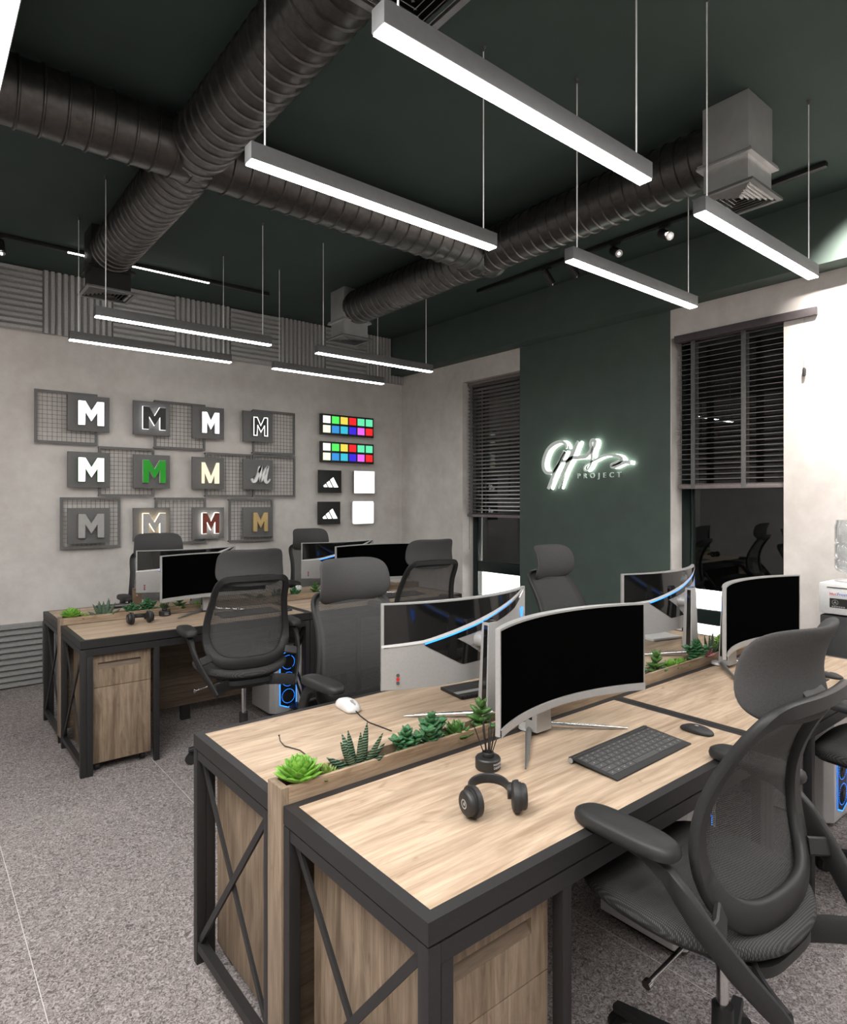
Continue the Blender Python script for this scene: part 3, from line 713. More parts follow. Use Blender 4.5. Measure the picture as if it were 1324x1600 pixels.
def make_chair(label):
    t = thing('office_chair', label, 'office chair', group='charcoal mesh office chairs')
    # five star base, castors
    m = MB(); m.lathe([(.030,.075),(.036,.09),(.036,.150),(.028,.165)],(0,0,0),24)
    for k in range(5):
        a = 2*PI*k/5+.35; c, s_ = math.cos(a), math.sin(a)
        m.strip([(c*.02,s_*.02,.108),(c*.12,s_*.12,.104),(c*.22,s_*.22,.090),(c*.305,s_*.305,.078)],[.052,.044,.036,.030],[.050,.042,.030,.022],(-s_,c,0))
    m.build('star_base', PLAS, t, smooth=True, ang=35)
    for k in range(5):
        a = 2*PI*k/5+.35; c, s_ = math.cos(a), math.sin(a); p = Vector((c*.29,s_*.29,.031)); q = Vector((-s_,c,0)); w = Vector((c,s_,0))
        cr = math.cos(.8+k*1.3); ax = (q*cr+w*math.sin(.8+k*1.3)).normalized()
        m = MB(); m.cyl(p+ax*.005,p+ax*.024,.0305,.0285,n=20); m.cyl(p-ax*.005,p-ax*.024,.0305,.0285,n=20); m.cyl(p-ax*.006,p+ax*.006,.012,n=10)
        m.cyl(p+Vector((0,0,.005)),p+Vector((0,0,.048)),.008,n=10); m.build('castor', BLACK, t, smooth=True)
    MB().cyl((0,0,.15),(0,0,.27),.0265,.025,n=24).build('gas_sleeve', PLAS, t, smooth=True)
    MB().cyl((0,0,.27),(0,0,.47),.0145,n=20).build('gas_piston', CHROME, t, smooth=True)
    m = MB(); m.loft(pillow(.30,.30,[(.55,.445),(.80,.452),(1,.478),(1,.503)],ex=4,c=(0,-.02))); m.build('mechanism', PLAS, t, smooth=True)
    m = MB(); m.cyl((-.10,.02,.470),(-.27,.03,.430),.0055,n=10); m.cyl((-.268,.03,.430),(-.280,.03,.428),.011,n=12); m.build('lever', CHROME, t, smooth=True)
    zf = lambda x,y: -.35*max(0,y-.12)**2*3 + .25*x*x*1.2
    def seatring(w, d, layers, n):
        rs = pillow(w, d, layers, n=n, ex=3.0, zf=zf, c=(0,.065)); o_ = []
        for r in rs: o_.append([(x*(1-.20*max(0,(.055-y)/(d/2))**2), y, z) for x,y,z in r])
        return o_
    m = MB(); m.loft(seatring(.495,.465,[(.86,.500),(.97,.506),(1.0,.516)],44)); m.build('seat_pan', PLAS, t, smooth=True)
    m = MB(); m.loft(seatring(.520,.490,[(.955,.5165),(1.0,.523),(1.01,.535),(.995,.548),(.95,.557),(.80,.563),(.5,.563),(.2,.561)],60)); m.build('seat', SEATM, t, smooth=True, ang=60)
    # back ring
    zc, hz = (ZB0+ZB1)/2, (ZB1-ZB0)/2; bd = []; Q = 22
    for q in range(Q): bd.append((1, -1+2*q/Q))
    for q in range(Q): bd.append((1-2*q/Q, 1))
    for q in range(Q): bd.append((-1, 1-2*q/Q))
    for q in range(Q): bd.append((-1+2*q/Q, -1))
    pts = []; ups = []; ws = []; hs = []
    for U, V in bd:
        a, b = squircle(U, V, 8, 3.6); z = zc+hz*b; x = a*hwz(z); pts.append((x, backy(x,z), z)); f = (b+1)/2
        ws.append(.036+.034*max(0,1-f*2.6)); hs.append(.026-.006*f)
    N = len(pts)
    for k in range(N):
        tg = Vector(pts[(k+1)%N])-Vector(pts[k-1]); ups.append(tg.cross(Vector((0,1,0))))
    MB().strip(pts, ws, hs, ups, closed=True).build('back_frame', PLAS, t, smooth=True, ang=50)
    def bk(u, v):
        a, b = squircle(u*2-1, v*2-1, 8, 3.6); m_ = max(abs(u*2-1),abs(v*2-1)); z = zc+(hz+.006)*b; x = a*(hwz(z)+.010); return (x, backy(x,z)+.0165-.012*max(0,m_-.93)/.07, z)
    MB().grid(bk, 32, 36).build('back_mesh', MESHF, t, smooth=True)
    # headrest
    def hr(side):
        def f(u, v):
            U = math.sin((u-.5)*PI); V = math.sin((v-.5)*PI); a, b = squircle(U, V, 4.6, 4.0)
            x = a*(.194-.010*b); z = 1.142+.105*b+.008*a*a
            rim = math.sqrt(max(0,(1-max(abs(U),abs(V))**5)))
            y = BOFF-.345+.062*a*a+.034*(1-b*b)-.012*b+side*.017*rim
            return (x, y, z)
        return f
    m = MB(); m.grid(hr(1), 30, 20); m.grid(hr(-1), 30, 20, flip=True); m.build('headrest', FAB, t, smooth=True, ang=80)
    m = MB(); m.strip([(0,BOFF-.352,1.074),(0,BOFF-.338,1.082),(0,BOFF-.322,1.10)],.10,.012,(1,0,0)); m.build('headrest_bracket', PLAS, t, smooth=True)
    # arms
    for s_ in (-1,1):
        m = MB(); m.loft(pillow(.092,.265,[(.86,.756),(.98,.759),(1,.769),(.97,.781),(.86,.788),(.5,.790)],ex=3.0,c=(s_*.308,.065))); m.build('arm_pad', PLAS, t, smooth=True, ang=60)
        ap = [(s_*.305,.075,.752),(s_*.306,.010,.744),(s_*.306,-.040,.722),(s_*.303,-.078,.683),(s_*.292,-.118,.632),(s_*.268,-.178,.566),(s_*.240,-.228,.512),(s_*.218,-.268,.468)]
        au = []
        for q in range(len(ap)):
            tg = Vector(ap[min(q+1,7)])-Vector(ap[max(q-1,0)]); au.append(Vector((1,0,0)).cross(tg))
        m = MB(); m.strip(ap,[.020,.028,.040,.052,.058,.058,.052,.030],[.040,.034,.026,.020,.016,.015,.014,.012],au)
        m.build('arm_strut', PLAS, t, smooth=True, ang=45)
        m = MB(); m.strip([(s_*.290,-.128,.622),(s_*.258,-.128,.632),(s_*.215,-.108,.640)],.045,.016,(0,.4,1)); m.build('back_link', PLAS, t, smooth=True)
    m = MB(); P = []
    for q in range(17):
        f = q/8-1; P.append((f*.226, -.095-.160*abs(f)**2.2, .478+.012*abs(f)**2))
    m.strip(P,[.062]*17,[.013]*17,(0,.12,1)); m.strip([(0,.0,.476),(0,-.105,.480)],.12,.03,(1,0,0)); m.build('support_band', PLAS, t, smooth=True, ang=45)
    return t
chairs = [((1.570,.752),-2,'big charcoal mesh chair in the right foreground, seen from behind'),
          ((1.622,2.345),182,'grey chair with large headrest facing the camera at picture centre'),
          ((3.06,2.335),186,'grey chair facing the camera in front of the dark green wall'),
          ((1.545,3.580),-7,'charcoal chair seen from behind at the far bank, a computer tower beside it'),
          ((2.925,3.63),-8,'charcoal chair seen from behind at the far bank, near the narrow window'),
          ((1.615,5.305),180,'charcoal chair mostly hidden behind far monitors below the grey glowing M'),
          ((3.03,5.305),180,'charcoal chair behind the far monitors below the black emblem boards'),
          ((2.960,.70),4,'charcoal chair cut off by the right picture edge, only seat and armrest showing')]
ch0 = make_chair(chairs[0][2]); CH = []
for i, ((x,y),a,lb) in enumerate(chairs):
    if i == 0: ch0.location = (x,y,0); ch0.rotation_euler = (0,0,math.radians(a)); CH.append(ch0)
    else: CH.append(copy_thing(ch0,(x,y,0),math.radians(a),lb))

# ---------------------------------------------------------------- monitors
def make_monitor(label):
    t = thing('curved_monitor', label, 'monitor', group='curved silver monitors on the desks')
    Rm = .84; Wd = .717; th = math.asin(Wd/2/Rm); sag = Rm*(1-math.cos(th)); y0 = -.185+sag; z0, z1 = .118, .415
    def front(u, z, off=0):   # u -1..1 ; off>0 is backwards
        a = u*th; return (Rm*math.sin(a)*(1+off/Rm), y0-Rm*(1-math.cos(a))+off*math.cos(a), z)
    def backoff(u, f): return .014+.022*(1-abs(u)**2.6)*(1-.55*abs(f-.45)*1.3)
    n = 28; m = MB(); 
    m.grid(lambda u,v: front(u*2-1, z0+(z1-z0)*v), n, 2, flip=True)
    m.grid(lambda u,v: front(u*2-1, z0+(z1-z0)*v, backoff(u*2-1, v)), n, 12)
    for v in (0,1): m.grid(lambda u,w,v=v: front(u*2-1, z0+(z1-z0)*v, backoff(u*2-1,v)*w), n, 1, flip=(v==0))
    for u in (-1,1): m.grid(lambda w,v,u=u: front(u, z0+(z1-z0)*v, backoff(u,v)*w), 1, 12, flip=(u<0))
    m.build('casing', SILV, t, smooth=True, ang=35)
    m = MB(); m.grid(lambda u,v: front((u*2-1)*.985, z0+.022+(z1-z0-.028)*v, -.0012), n, 2, flip=True); m.build('screen', SCREEN, t, smooth=True)
    m = MB(); m.grid(lambda u,v: front(u*2-1, z0-.003+.022*v, -.004), n, 1, flip=True); m.grid(lambda u,v: front(u*2-1, z0-.003, -.004+.016*v), n, 1); m.grid(lambda u,v: front(u*2-1, z0+.019, -.004+.004*v), n, 1)
    m.build('chin_bezel', SILV, t, smooth=True, ang=35)
    # back decoration in (a,b): a 0..1 from the left seen from behind, b 0..1 upwards
    def bp(a, b, off): 
        u = 1-2*a; return front(u, z0+(z1-z0)*b, backoff(u,b)+off)
    def patch(poly_top, poly_bot, off, ns=24):
        """area between two polylines a->b over the same a range"""
        def ev(pl, a):
            for (a0,b0),(a1,b1) in zip(pl, pl[1:]):
                if a <= a1+1e-9: return b0+(b1-b0)*(a-a0)/max(1e-9,a1-a0)
            return pl[-1][1]
        A0, A1 = poly_top[0][0], poly_top[-1][0]; vs = []
        return MB().grid(lambda i,j: bp(A0+(A1-A0)*i, ev(poly_bot,A0+(A1-A0)*i)*(1-j)+ev(poly_top,A0+(A1-A0)*i)*j, off), ns, 8)
    patch([(.012,.985),(.80,.985),(.90,.985)],[(.012,.485),(.22,.56),(.5,.73),(.90,.985)],.0015).build('gloss_panel', GLOSSB, t, smooth=True)
    patch([(.20,.515),(.5,.665),(.80,.86),(.97,.985)],[(.20,.50),(.37,.24),(.58,.28),(.5801,.30),(.66,.60),(.80,.76),(.97,.975)] if False else [(.20,.505),(.36,.53),(.55,.61),(.80,.76),(.97,.975)],.0015).build('gloss_panel', GLOSSB, t, smooth=True)
    patch([(.20,.505),(.37,.535),(.58,.235)],[(.20,.495),(.40,.215),(.58,.230)],.0015).build('gloss_panel', GLOSSB, t, smooth=True)
    patch([(.0,.522),(.20,.562),(.5,.735),(.92,.995)],[(.0,.492),(.20,.527),(.5,.690),(.92,.972)],.0030).build('ridge', WHITEP, t, smooth=True)
    patch([(.20,.524),(.5,.688),(.78,.884)],[(.20,.506),(.5,.674),(.78,.873)],.0032).build('light_strip', BLUE, t, smooth=True)
    m = MB()
    for q in range(4):
        a, b = .40+.045*q, .50-.075*q
        c = [bp(a,b,.0025),bp(a+.05,b+.02,.0025),bp(a+.09,b-.045,.0025),bp(a+.042,b-.068,.0025)]; m.add(c,[(0,1,2,3)])
    m.build('vent', GREYL, t)
    for q, mt in enumerate((GREYM,RED,GREYM)):
        c = Vector(bp(.075,.17-.045*q,.0008)); d = (Vector(bp(.075,.17,.02))-Vector(bp(.075,.17,0))).normalized()
        MB().cyl(c, c+d*.0025, .0058, n=14).build('button', mt, t)
    # shield emblem
    m = MB(); sh = [(0,.5),(.22,.40),(.42,.42),(.36,-.05),(.2,-.35),(0,-.55),(-.2,-.35),(-.36,-.05),(-.42,.42),(-.22,.40)]
    si = [(a*.78,b*.78) for a,b in sh]; sc = .052; g = lambda a,b: bp(.915+a*sc*1.5, .67+b*sc*3.0, .0012); k = len(sh)
    m.add([g(*p) for p in sh]+[g(*p) for p in si],[(i,(i+1)%k,k+(i+1)%k,k+i) for i in range(k)])
    m.add([g(*p) for p in ((-.18,.22),(.05,.30),(.2,.12),(.0,.05),(.15,-.15),(-.02,-.38),(-.1,-.1),(-.2,.02))],[tuple(range(8))]); m.build('shield_emblem', BLUE, t)
    # stand: slanted column with gloss inlay, arm, foot with three rods
    m = MB(); 
    vs = [(-.038,-.040,.012),(.038,-.040,.012),(.038,.012,.012),(-.038,.012,.012),(-.024,-.030,.335),(.024,-.030,.335),(.024,.004,.335),(-.024,.004,.335)]
    m.add(vs,[(3,2,1,0),(4,5,6,7),(0,1,5,4),(1,2,6,5),(2,3,7,6),(3,0,4,7)]); m.build('stand_column', SILV, t, bevel=.004)
    m = MB()
    for sx in (-1,1):
        q = [(sx*.0375,-.018,.05),(sx*.0375,.004,.05),(sx*.0252,.0,.325),(sx*.0252,-.018,.325)]; m.add(q+[(a-sx*.003,b,c) for a,b,c in q],[(3,2,1,0),(4,5,6,7),(0,1,5,4),(1,2,6,5),(2,3,7,6),(3,0,4,7)])
    m.box(-.020,.020,-.026,.0,.3352,.338); m.build('column_inlay', GLOSSB, t)
    m = MB(); m.cyl((0,-.020,.262),(0,y0+.030,.262),.022,.030,n=20); m.build('mount_arm', SILV, t, smooth=True)
    m = MB(); m.lathe([(.030,.0005),(.034,.004),(.030,.014),(.02,.018)],(0,.03,0),20)
    m.build('stand_foot', SILV, t, smooth=True)
    for s_ in (-1,1):
        MB().tube([(s_*.012,.012,.016),(s_*.06,-.024,.016),(s_*.20,-.142,.009),(s_*.256,-.186,.005)],[.010,.010,.006,.0022],12).build('stand_leg', GREYT if s_ < 0 else CHROME, t, smooth=True)
    MB().tube([(0,.03,.014),(0,.045,.010),(0,.056,.005)],[.009,.006,.003],10).build('stand_leg', GREYT, t, smooth=True)
    return t
mons = [((1.625,1.405),0,'curved monitor with large black screen on the nearest desk'),
        ((2.955,1.405),-1,'curved black screen monitor on the right behind the big chair headrest'),
        ((1.625,1.603),180,'curved monitor seen from behind at picture centre with blue light strip'),
        ((3.04,1.603),182,'curved monitor seen from behind near the window with a blue light strip'),
        ((1.620,4.380),0,'black screen monitor on the left far desk partly hidden by a headrest'),
        ((2.915,4.380),0,'black screen monitor on the far desk near the corner'),
        ((1.620,4.578),180,'monitor back with blue strip behind the left far black screen'),
        ((2.92,4.578),180,'monitor back with blue strip behind the far corner black screen')]
m0 = make_monitor(mons[0][2])
for i, ((x,y),a,lb) in enumerate(mons):
    o = m0 if i == 0 else copy_thing(m0,(x,y,.7505),0,lb)
    o.location = (x,y,.7505); o.rotation_euler = (0,0,math.radians(a))

# ------------------------------------------------------------ computer towers
def make_tower(label):
    t = thing('computer_tower', label, 'computer', group='white computer towers under the desks'); w, d, h = .128, .16, .485
    m = MB(); P = [(-w,d),(w,d),(w,-d+.035),(w-.03,-d),(-w+.03,-d),(-w,-d+.035)]
    m.prism(P, lambda a,b,z:(a,b,z), .018, h); m.build('case', WHITEP, t, bevel=.004)
    for sx in (-1,1): B('foot', BLACK, t, sx*w*.7-.02,sx*w*.7+.02,-d+.03,d-.03,.0005,.0178)
    hx = [(-.062,.075),(0,.050),(.062,.075),(.062,.425),(0,.450),(-.062,.425)]; yf = -d-.0005
    fn = lambda a,b,y:(a,y,b)
    MB().prism(hx, fn, yf, yf-.002).build('front_grille', BLACK, t)
    m = MB(); o_ = inset(hx,-.003); i_ = inset(hx,.002); k = 6
    m.add([fn(a,b,yf-.003) for a,b in o_]+[fn(a,b,yf-.003) for a,b in i_],[(i,(i+1)%k,k+(i+1)%k,k+i) for i in range(k)]); m.build('light_trim', BLUE, t)
    for z in (.130,.250,.370):
        f = MB(); f.lathe([(.010,yf-.002),(.012,yf-.006),(.010,yf-.0065)],(0,0,z),16,'y')
        for q in range(9):
            a = q*2*PI/9; f.bar((math.cos(a)*.012,yf-.003,z+math.sin(a)*.012),(math.cos(a+.35)*.045,yf-.003,z+math.sin(a+.35)*.045),.010,.001,(0,1,0))
        fo = f.build('fan', PLAS, t)
        m = MB()
        for q in range(28):
            a0, a1 = q*2*PI/28, (q+.55)*2*PI/28; r0, r1 = .0475, .0505
            m.add([fn(r_*math.cos(a), z+r_*math.sin(a), yf-.0045) for r_, a in ((r0,a0),(r1,a0),(r1,a1),(r0,a1))],[(0,1,2,3)])
        m.build('fan_light', BLUE, fo)
    # slanted dark vents on top and tinted side panel
    m = MB()
    for q in range(5): m.add([(-.09,-.12+q*.045,h+.0006),(.09,-.10+q*.045,h+.0006),(.09,-.085+q*.045,h+.0006),(-.09,-.105+q*.045,h+.0006)],[(0,1,2,3)])
    m.build('top_vent', BLACK, t)
    m = MB(); m.box(w+.0005,w+.003,-d+.06,d-.02,.08,h-.04); m.build('side_window', GLOSSB, t)
    return t
tw = make_tower('white tower with blue fan rings beside the far left chair'); tw.location = (2.108,4.275,0)
copy_thing(tw,(2.108,1.24,0),0,'white tower on the carpet under the nearest desk, behind the big chair')
copy_thing(tw,(3.41,4.275,0),0,'white tower faintly visible through the mesh of the large centre chair')
copy_thing(tw,(3.44,1.24,0),0,'white tower under the right near desk behind the cut off chair')
# small blue glow inside the far tower side
# ------------------------------------------------------------------- plants
def leafmat(n, a, b, tip, rough=.4, z0=.0, z1=.05):
    t = NT(n); f = t.noise(t.map(), 60, 3); c = t.ramp(f, [(.3,a),(.7,b)])
    t.col(c); t.set(rough=rough, spec=.4); t.p.inputs['Subsurface Weight'].default_value = .0; MT[n] = t.m; return t.m
LIME = leafmat('lime_leaf', (.07,.20,.02), (.19,.38,.055), (.6,.7,.2))
OLIVE = leafmat('olive_leaf', (.075,.14,.02), (.19,.26,.05), (.4,.1,.1))
JADE = leafmat('jade_leaf', (.022,.09,.034), (.050,.155,.062), (.4,.4,.2))
DEEP = leafmat('deep_green_leaf', (.02,.07,.015), (.07,.16,.03), (.3,.3,.1))
PINK = leafmat('pink_leaf', (.35,.10,.13), (.50,.22,.22), (.5,.2,.2))
STEM = plain('plant_stem', (.06,.10,.03), .7)
t = NT('zebra_leaf'); w_ = t.wave(t.map(), 42, 1.5, 'Z', dscale=3); t.col(t.ramp(w_, [(.78,(.008,.034,.013)),(.92,(.22,.30,.22))])); t.set(rough=.45); ZEB = t.m
def leaf(m, base, dirv, L, w, th, up=(0,0,1), ptip=.9, n=8, curl=0.0):
    """fleshy pointed leaf as an ellipsoidal tube"""
    d = Vector(dirv).normalized(); u = Vector(up); base = Vector(base)
    side = d.cross(u); side = side.normalized() if side.length > .01 else Vector((1,0,0)); nn = side.cross(d).normalized()
    rings = []; K = 7
    for i in range(K):
        f = i/(K-1); prof = (math.sin(PI*min(1,(f*.82+.16)))**.8) if i < K-1 else .06
        c = base+d*L*f+nn*curl*L*f*f; rings.append([c+side*math.cos(2*PI*k/n)*w*prof+nn*math.sin(2*PI*k/n)*th*prof for k in range(n)])
    m.loft([[tuple(p) for p in r] for r in rings])
def p_rosette(seed, R_, rows, mat, lw=.25):
    rnd = random.Random(seed); m = MB(); k = 0
    for r in range(rows):
        f = r/(rows-1); n = 5+int(4*(1-f)+.5)
        for q in range(n):
            a = k*2.39996; k += 1; el = .18+1.15*f**.9; L = R_*(1-.42*f)*rnd.uniform(.93,1.05)
            leaf(m, (math.cos(a)*.004,math.sin(a)*.004,.012+f*R_*.30), (math.cos(a)*math.cos(el),math.sin(a)*math.cos(el),math.sin(el)), L, L*lw, L*.11, curl=.22)
    m.cyl((0,0,0),(0,0,.03),.008,.006,n=8); return m.build('succulent', mat, smooth=True, ang=70)
def p_zebra(seed, H, n, spread=.5):
    rnd = random.Random(seed); m = MB()
    for q in range(n):
        a = q*2.4+rnd.uniform(-.3,.3); f = q/n; el = 1.45-spread*f*1.6+rnd.uniform(-.1,.1); L = H*(1.0-.45*f)*rnd.uniform(.85,1.05)
        d = Vector((math.cos(a)*math.cos(el),math.sin(a)*math.cos(el)*.55,math.sin(el)))
        leaf(m, (math.cos(a)*.012,math.sin(a)*.006,0), d, L, .0115, .005, up=(0,1,0))
    return m.build('zebra_plant', ZEB, smooth=True, ang=70)
def p_jade(seed, H, W_, mat, rows=6, lw=.38, nm='jade_plant'):
    rnd = random.Random(seed); m = MB(); m.cyl((0,0,0),(0,0,H*.85),.004,.003,n=8)
    for r in range(rows):
        f = (r+.6)/rows; z = H*(.12+.82*f)
        for q in range(4):
            a = r*.8+q*PI/2+rnd.uniform(-.2,.2); el = .2+.9*f*f; L = W_*(1-.45*f)*rnd.uniform(.85,1.1)
            leaf(m, (0,0,z), (math.cos(a)*math.cos(el),math.sin(a)*math.cos(el)*.8,math.sin(el)), L, L*lw, L*.17)
    for q in range(3 if rows > 4 else 0):   # side sprigs
        a = q*2.1+.4; d = Vector((math.cos(a)*.7,math.sin(a)*.3,.75)); b = Vector((0,0,H*.15))
        for r in range(4):
            c = b+d*H*.18*(r+1)
            for e in (0,1.57,3.14,4.71): leaf(m, c, (math.cos(e+r),math.sin(e+r)*.8,.5), W_*.62, W_*.62*lw, W_*.11)
    return m.build(nm, mat, smooth=True, ang=70)
seq = [(.080-.012,'ros',"bright green rosette succulent spilling over the planter's left end"),(.142,'small','small yellow green rosette with dark tips'),(.255,'zeb','spiky zebra striped plant'),
       (.425,'j1','dark green fleshy leaved succulent, first after the zebra plant'),(.522,'j2','taller dark green fleshy leaved succulent'),(.628,'star','short olive star shaped succulent'),(.735,'br','olive succulent with broad paired leaves'),
       (.860,'lime','small lime green sprig, left of the monitor stands'),(1.335,'star','olive star succulent close to the desk joint'),(1.47,'zeb2','zebra striped plant past the desk joint'),(1.615,'j1','dark green succulent right of the desk joint'),
       (1.80,'br','olive broad leaved succulent on the right half'),(1.93,'lime','lime sprig between two succulents on the right half'),(2.01,'lime2','pale lime rosette by the pink leaved plant'),(2.15,'j2','tall green succulent with rounded leaves before the last zebra plant'),(2.19,'pink','pink leaved succulent hanging over the trough edge'),(2.275,'zeb','zebra striped plant near the right end of the trough'),(2.37,'lime3','bushy lime green plant at the right end of the trough')]
protos = {}
mk = {'ros':lambda:p_rosette(1,.066,8,LIME,.31),'small':lambda:p_rosette(2,.045,6,OLIVE),'zeb':lambda:p_zebra(3,.150,12,.75),'zeb2':lambda:p_zebra(5,.10,12,.6),'j1':lambda:p_jade(4,.085,.045,JADE),'j2':lambda:p_jade(6,.105,.050,JADE,7),
      'star':lambda:p_rosette(7,.058,5,DEEP),'br':lambda:p_jade(8,.10,.062,DEEP,4,.28,'broad_leaf_succulent'),'lime':lambda:p_rosette(9,.05,4,LIME),'lime2':lambda:p_rosette(10,.042,5,LIME),'pink':lambda:p_rosette(11,.05,4,PINK),'lime3':lambda:p_jade(12,.10,.04,LIME,6,.3,'lime_succulent')}
kname = {'ros':'rosette_succulent','small':'rosette_succulent','zeb':'zebra_plant','zeb2':'zebra_plant','j1':'jade_plant','j2':'jade_plant','star':'star_succulent','br':'broad_leaf_succulent','lime':'lime_succulent','lime2':'lime_succulent','pink':'pink_succulent','lime3':'lime_succulent'}
for bk in range(2):
    for dx, k, lb in seq:
        y = 1.504+BANK*bk; z = .7515
        if k == 'ros': z = .776
        if k == 'pink': z = .772; y -= .02
        full = lb+(' in the near planter' if bk == 0 else ' in the far planter')
        if k not in protos: o = mk[k](); o.name = kname[k]; protos[k] = o
        else: o = protos[k].copy(); COL.objects.link(o)
        o.location = (XD+dx,y,z); o.rotation_euler = (0,0,dx*7 if k not in ('zeb','zeb2') else 0)
        tag(o, full, 'plant', 'succulents in the planters')

# ------------------------------------------------------------- small things
def keyboard(label, x, y, rz, name='keyboard'):
    t = thing(name, label, 'keyboard', (x,y,.7505), rz); W_, D_ = .205, .082   # local +y = far side
    a = math.atan2(.016, 2*D_)
    fy = lambda yy, off=0: .0035+(yy+D_)/(2*D_)*.0125+off
    m = MB(); vs = []
    for zz in (-.0025,.0015):
        for sx, sy in ((-1,-1),(1,-1),(1,1),(-1,1)): vs.append((sx*W_,sy*D_,fy(sy*D_,zz)))
    m.add(vs,[(3,2,1,0),(4,5,6,7),(0,1,5,4),(1,2,6,5),(2,3,7,6),(3,0,4,7)]); m.build('body', PLAS, t, bevel=.001)
    MB().cyl((-W_,D_-.008,.0092),(W_,D_-.008,.0092),.0090,n=20).build('battery_tube', PLAS, t, smooth=True)
    m = MB()
    for s_ in (-1,1): m.cyl((s_*W_,D_-.008,.0092),(s_*(W_+.001),D_-.008,.0092),.0078,n=20)
    m.build('tube_cap', SILV, t)
    rowsK = [[1]*14, [1]*13+[1.5], [1.5]+[1]*12+[1], [1.8]+[1]*11+[1.8], [2.4]+[1]*10+[2.4], [1.2,1.2,1.2,1.3,5.2,1.3,1.2,1.2,.9,.9]]
    m = MB(); lg = MB(); y1 = D_-.022
    for r, row in enumerate(rowsK):
        tot = sum(row); xx = -W_+.010; hh = .0215 if r else .0135; y0k = y1-hh
        for wk in row:
            wx = (2*W_-.02)*wk/tot; x0, x1, ya, yb = xx+.0012, xx+wx-.0012, y0k+.0012, y1-.0012
            m.add([(x0,ya,fy(ya,.0018)),(x1,ya,fy(ya,.0018)),(x1,yb,fy(yb,.0018)),(x0,yb,fy(yb,.0018)),(x0+.0006,ya+.0006,fy(ya,.0034)),(x1-.0006,ya+.0006,fy(ya,.0034)),(x1-.0006,yb-.0006,fy(yb,.0034)),(x0+.0006,yb-.0006,fy(yb,.0034))],[(4,5,6,7),(0,1,5,4),(1,2,6,5),(2,3,7,6),(3,0,4,7)])
            if wk < 3:
                cx, cy = (x0+x1)/2, (ya+yb)/2; q = .0014 if wk < 1.1 else .003
                lg.add([(cx-q,cy-.0013,fy(cy,.0036)),(cx+q,cy-.0013,fy(cy,.0036)),(cx+q,cy+.0013,fy(cy,.0036)),(cx-q,cy+.0013,fy(cy,.0036))],[(0,1,2,3)])
            xx += wx
        y1 = y0k
    m.build('keys', plain('dark_keys',(.050,.050,.051),.55) if 'dark_keys' not in MT else MT['dark_keys'], t)
    lg.build('key_legend', plain('key_legend_grey',(.40,.40,.40),.6) if 'key_legend_grey' not in MT else MT['key_legend_grey'], t)
    return t
kb = keyboard('dark grey compact keyboard on the nearest desk', 1.712, 1.096, math.radians(1))
copy_thing(kb,(2.86,1.09,.7505),0,'dark keyboard behind the big chair headrest on the right desk')
copy_thing(kb,(1.80,4.10,.7505),0,'dark keyboard on the far desk seen through the chair mesh')
copy_thing(kb,(3.10,4.10,.7505),0,'dark keyboard on the far right desk before the black screen')
def dark_mouse(label, x, y, rz):
    t = thing('computer_mouse', label, 'mouse', (x,y,.7505), rz, 'flat dark mice')
    m = MB(); n = 24; rings = []
    for sc, zz in ((.90,.0005),(1,.004),(.99,.010),(.93,.015),(.75,.019),(.45,.021),(.12,.0215)):
        rings.append([(.029*sc*sgnp(math.cos(2*PI*k/n),.85), .056*sc*sgnp(math.sin(2*PI*k/n),.85), zz*(1-.35*(math.sin(2*PI*k/n)*sc)**2)) for k in range(n)])
    m.loft(rings); m.build('shell', PLAS, t, smooth=True, ang=70)
    m = MB(); m.box(-.004,.004,-.005,.006,.0208,.0216); m.ell((0,-.001,.0214),(.0045,.005,.0006),10,4); m.build('fruit_emblem', SILV, t); return t
dm = dark_mouse('flat dark mouse right of the keyboard on the nearest desk', 2.038, 1.062, 0)
copy_thing(dm,(3.12,1.03,.7505),0,'dark mouse right of the big headrest on the right desk'); copy_thing(dm,(2.07,4.06,.7505),0,'dark mouse on the far left desk')

def white_mouse(label, x, y, rz):
    t = thing('computer_mouse', label, 'mouse', (x,y,.7505), rz, 'white mice with cords')
    n = 28; rings = []
    for sc, zz in ((.88,.0005),(1,.006),(1.0,.016),(.93,.026),(.78,.034),(.5,.0385),(.15,.040)):
        r = []
        for k in range(n):
            a = 2*PI*k/n; yy = .062*sc*sgnp(math.sin(a),.8); xx = .033*sc*sgnp(math.cos(a),.75)*(1-.14*math.cos(yy/.062*PI*.9)); r.append((xx,yy,zz*(1-.28*max(0,yy/.062)**2-.12*max(0,-yy/.062))))
        rings.append(r)
    MB().loft(rings).build('shell', WHITEP, t, smooth=True, ang=70)
    MB().lathe([(.001,-.005),(.0095,-.004),(.0095,.004),(.001,.005)],(0,.030,.033),16,'x').build('scroll_wheel', GREYL, t, smooth=True)
    m = MB(); m.box(-.0005,.0005,.012,.058,.029,.0365); m.build('button_gap', GREYL, t)
    MB().tube([(0,.060,.010),(.004,.10,.004),(.01,.17,.0025),(-.004,.245,.0025),(-.010,.285,.003)],.0022,8).build('cord', BLACK, t, smooth=True); return t
wm = white_mouse('white mouse with dark cord on the near rear desk', 1.262, 1.990, math.radians(176))
copy_thing(wm,(1.34,5.00,.7505),math.radians(180),'white mouse behind the plants on the far rear desk'); copy_thing(wm,(2.62,4.92,.7505),math.radians(150),'white mouse on the far rear corner desk')

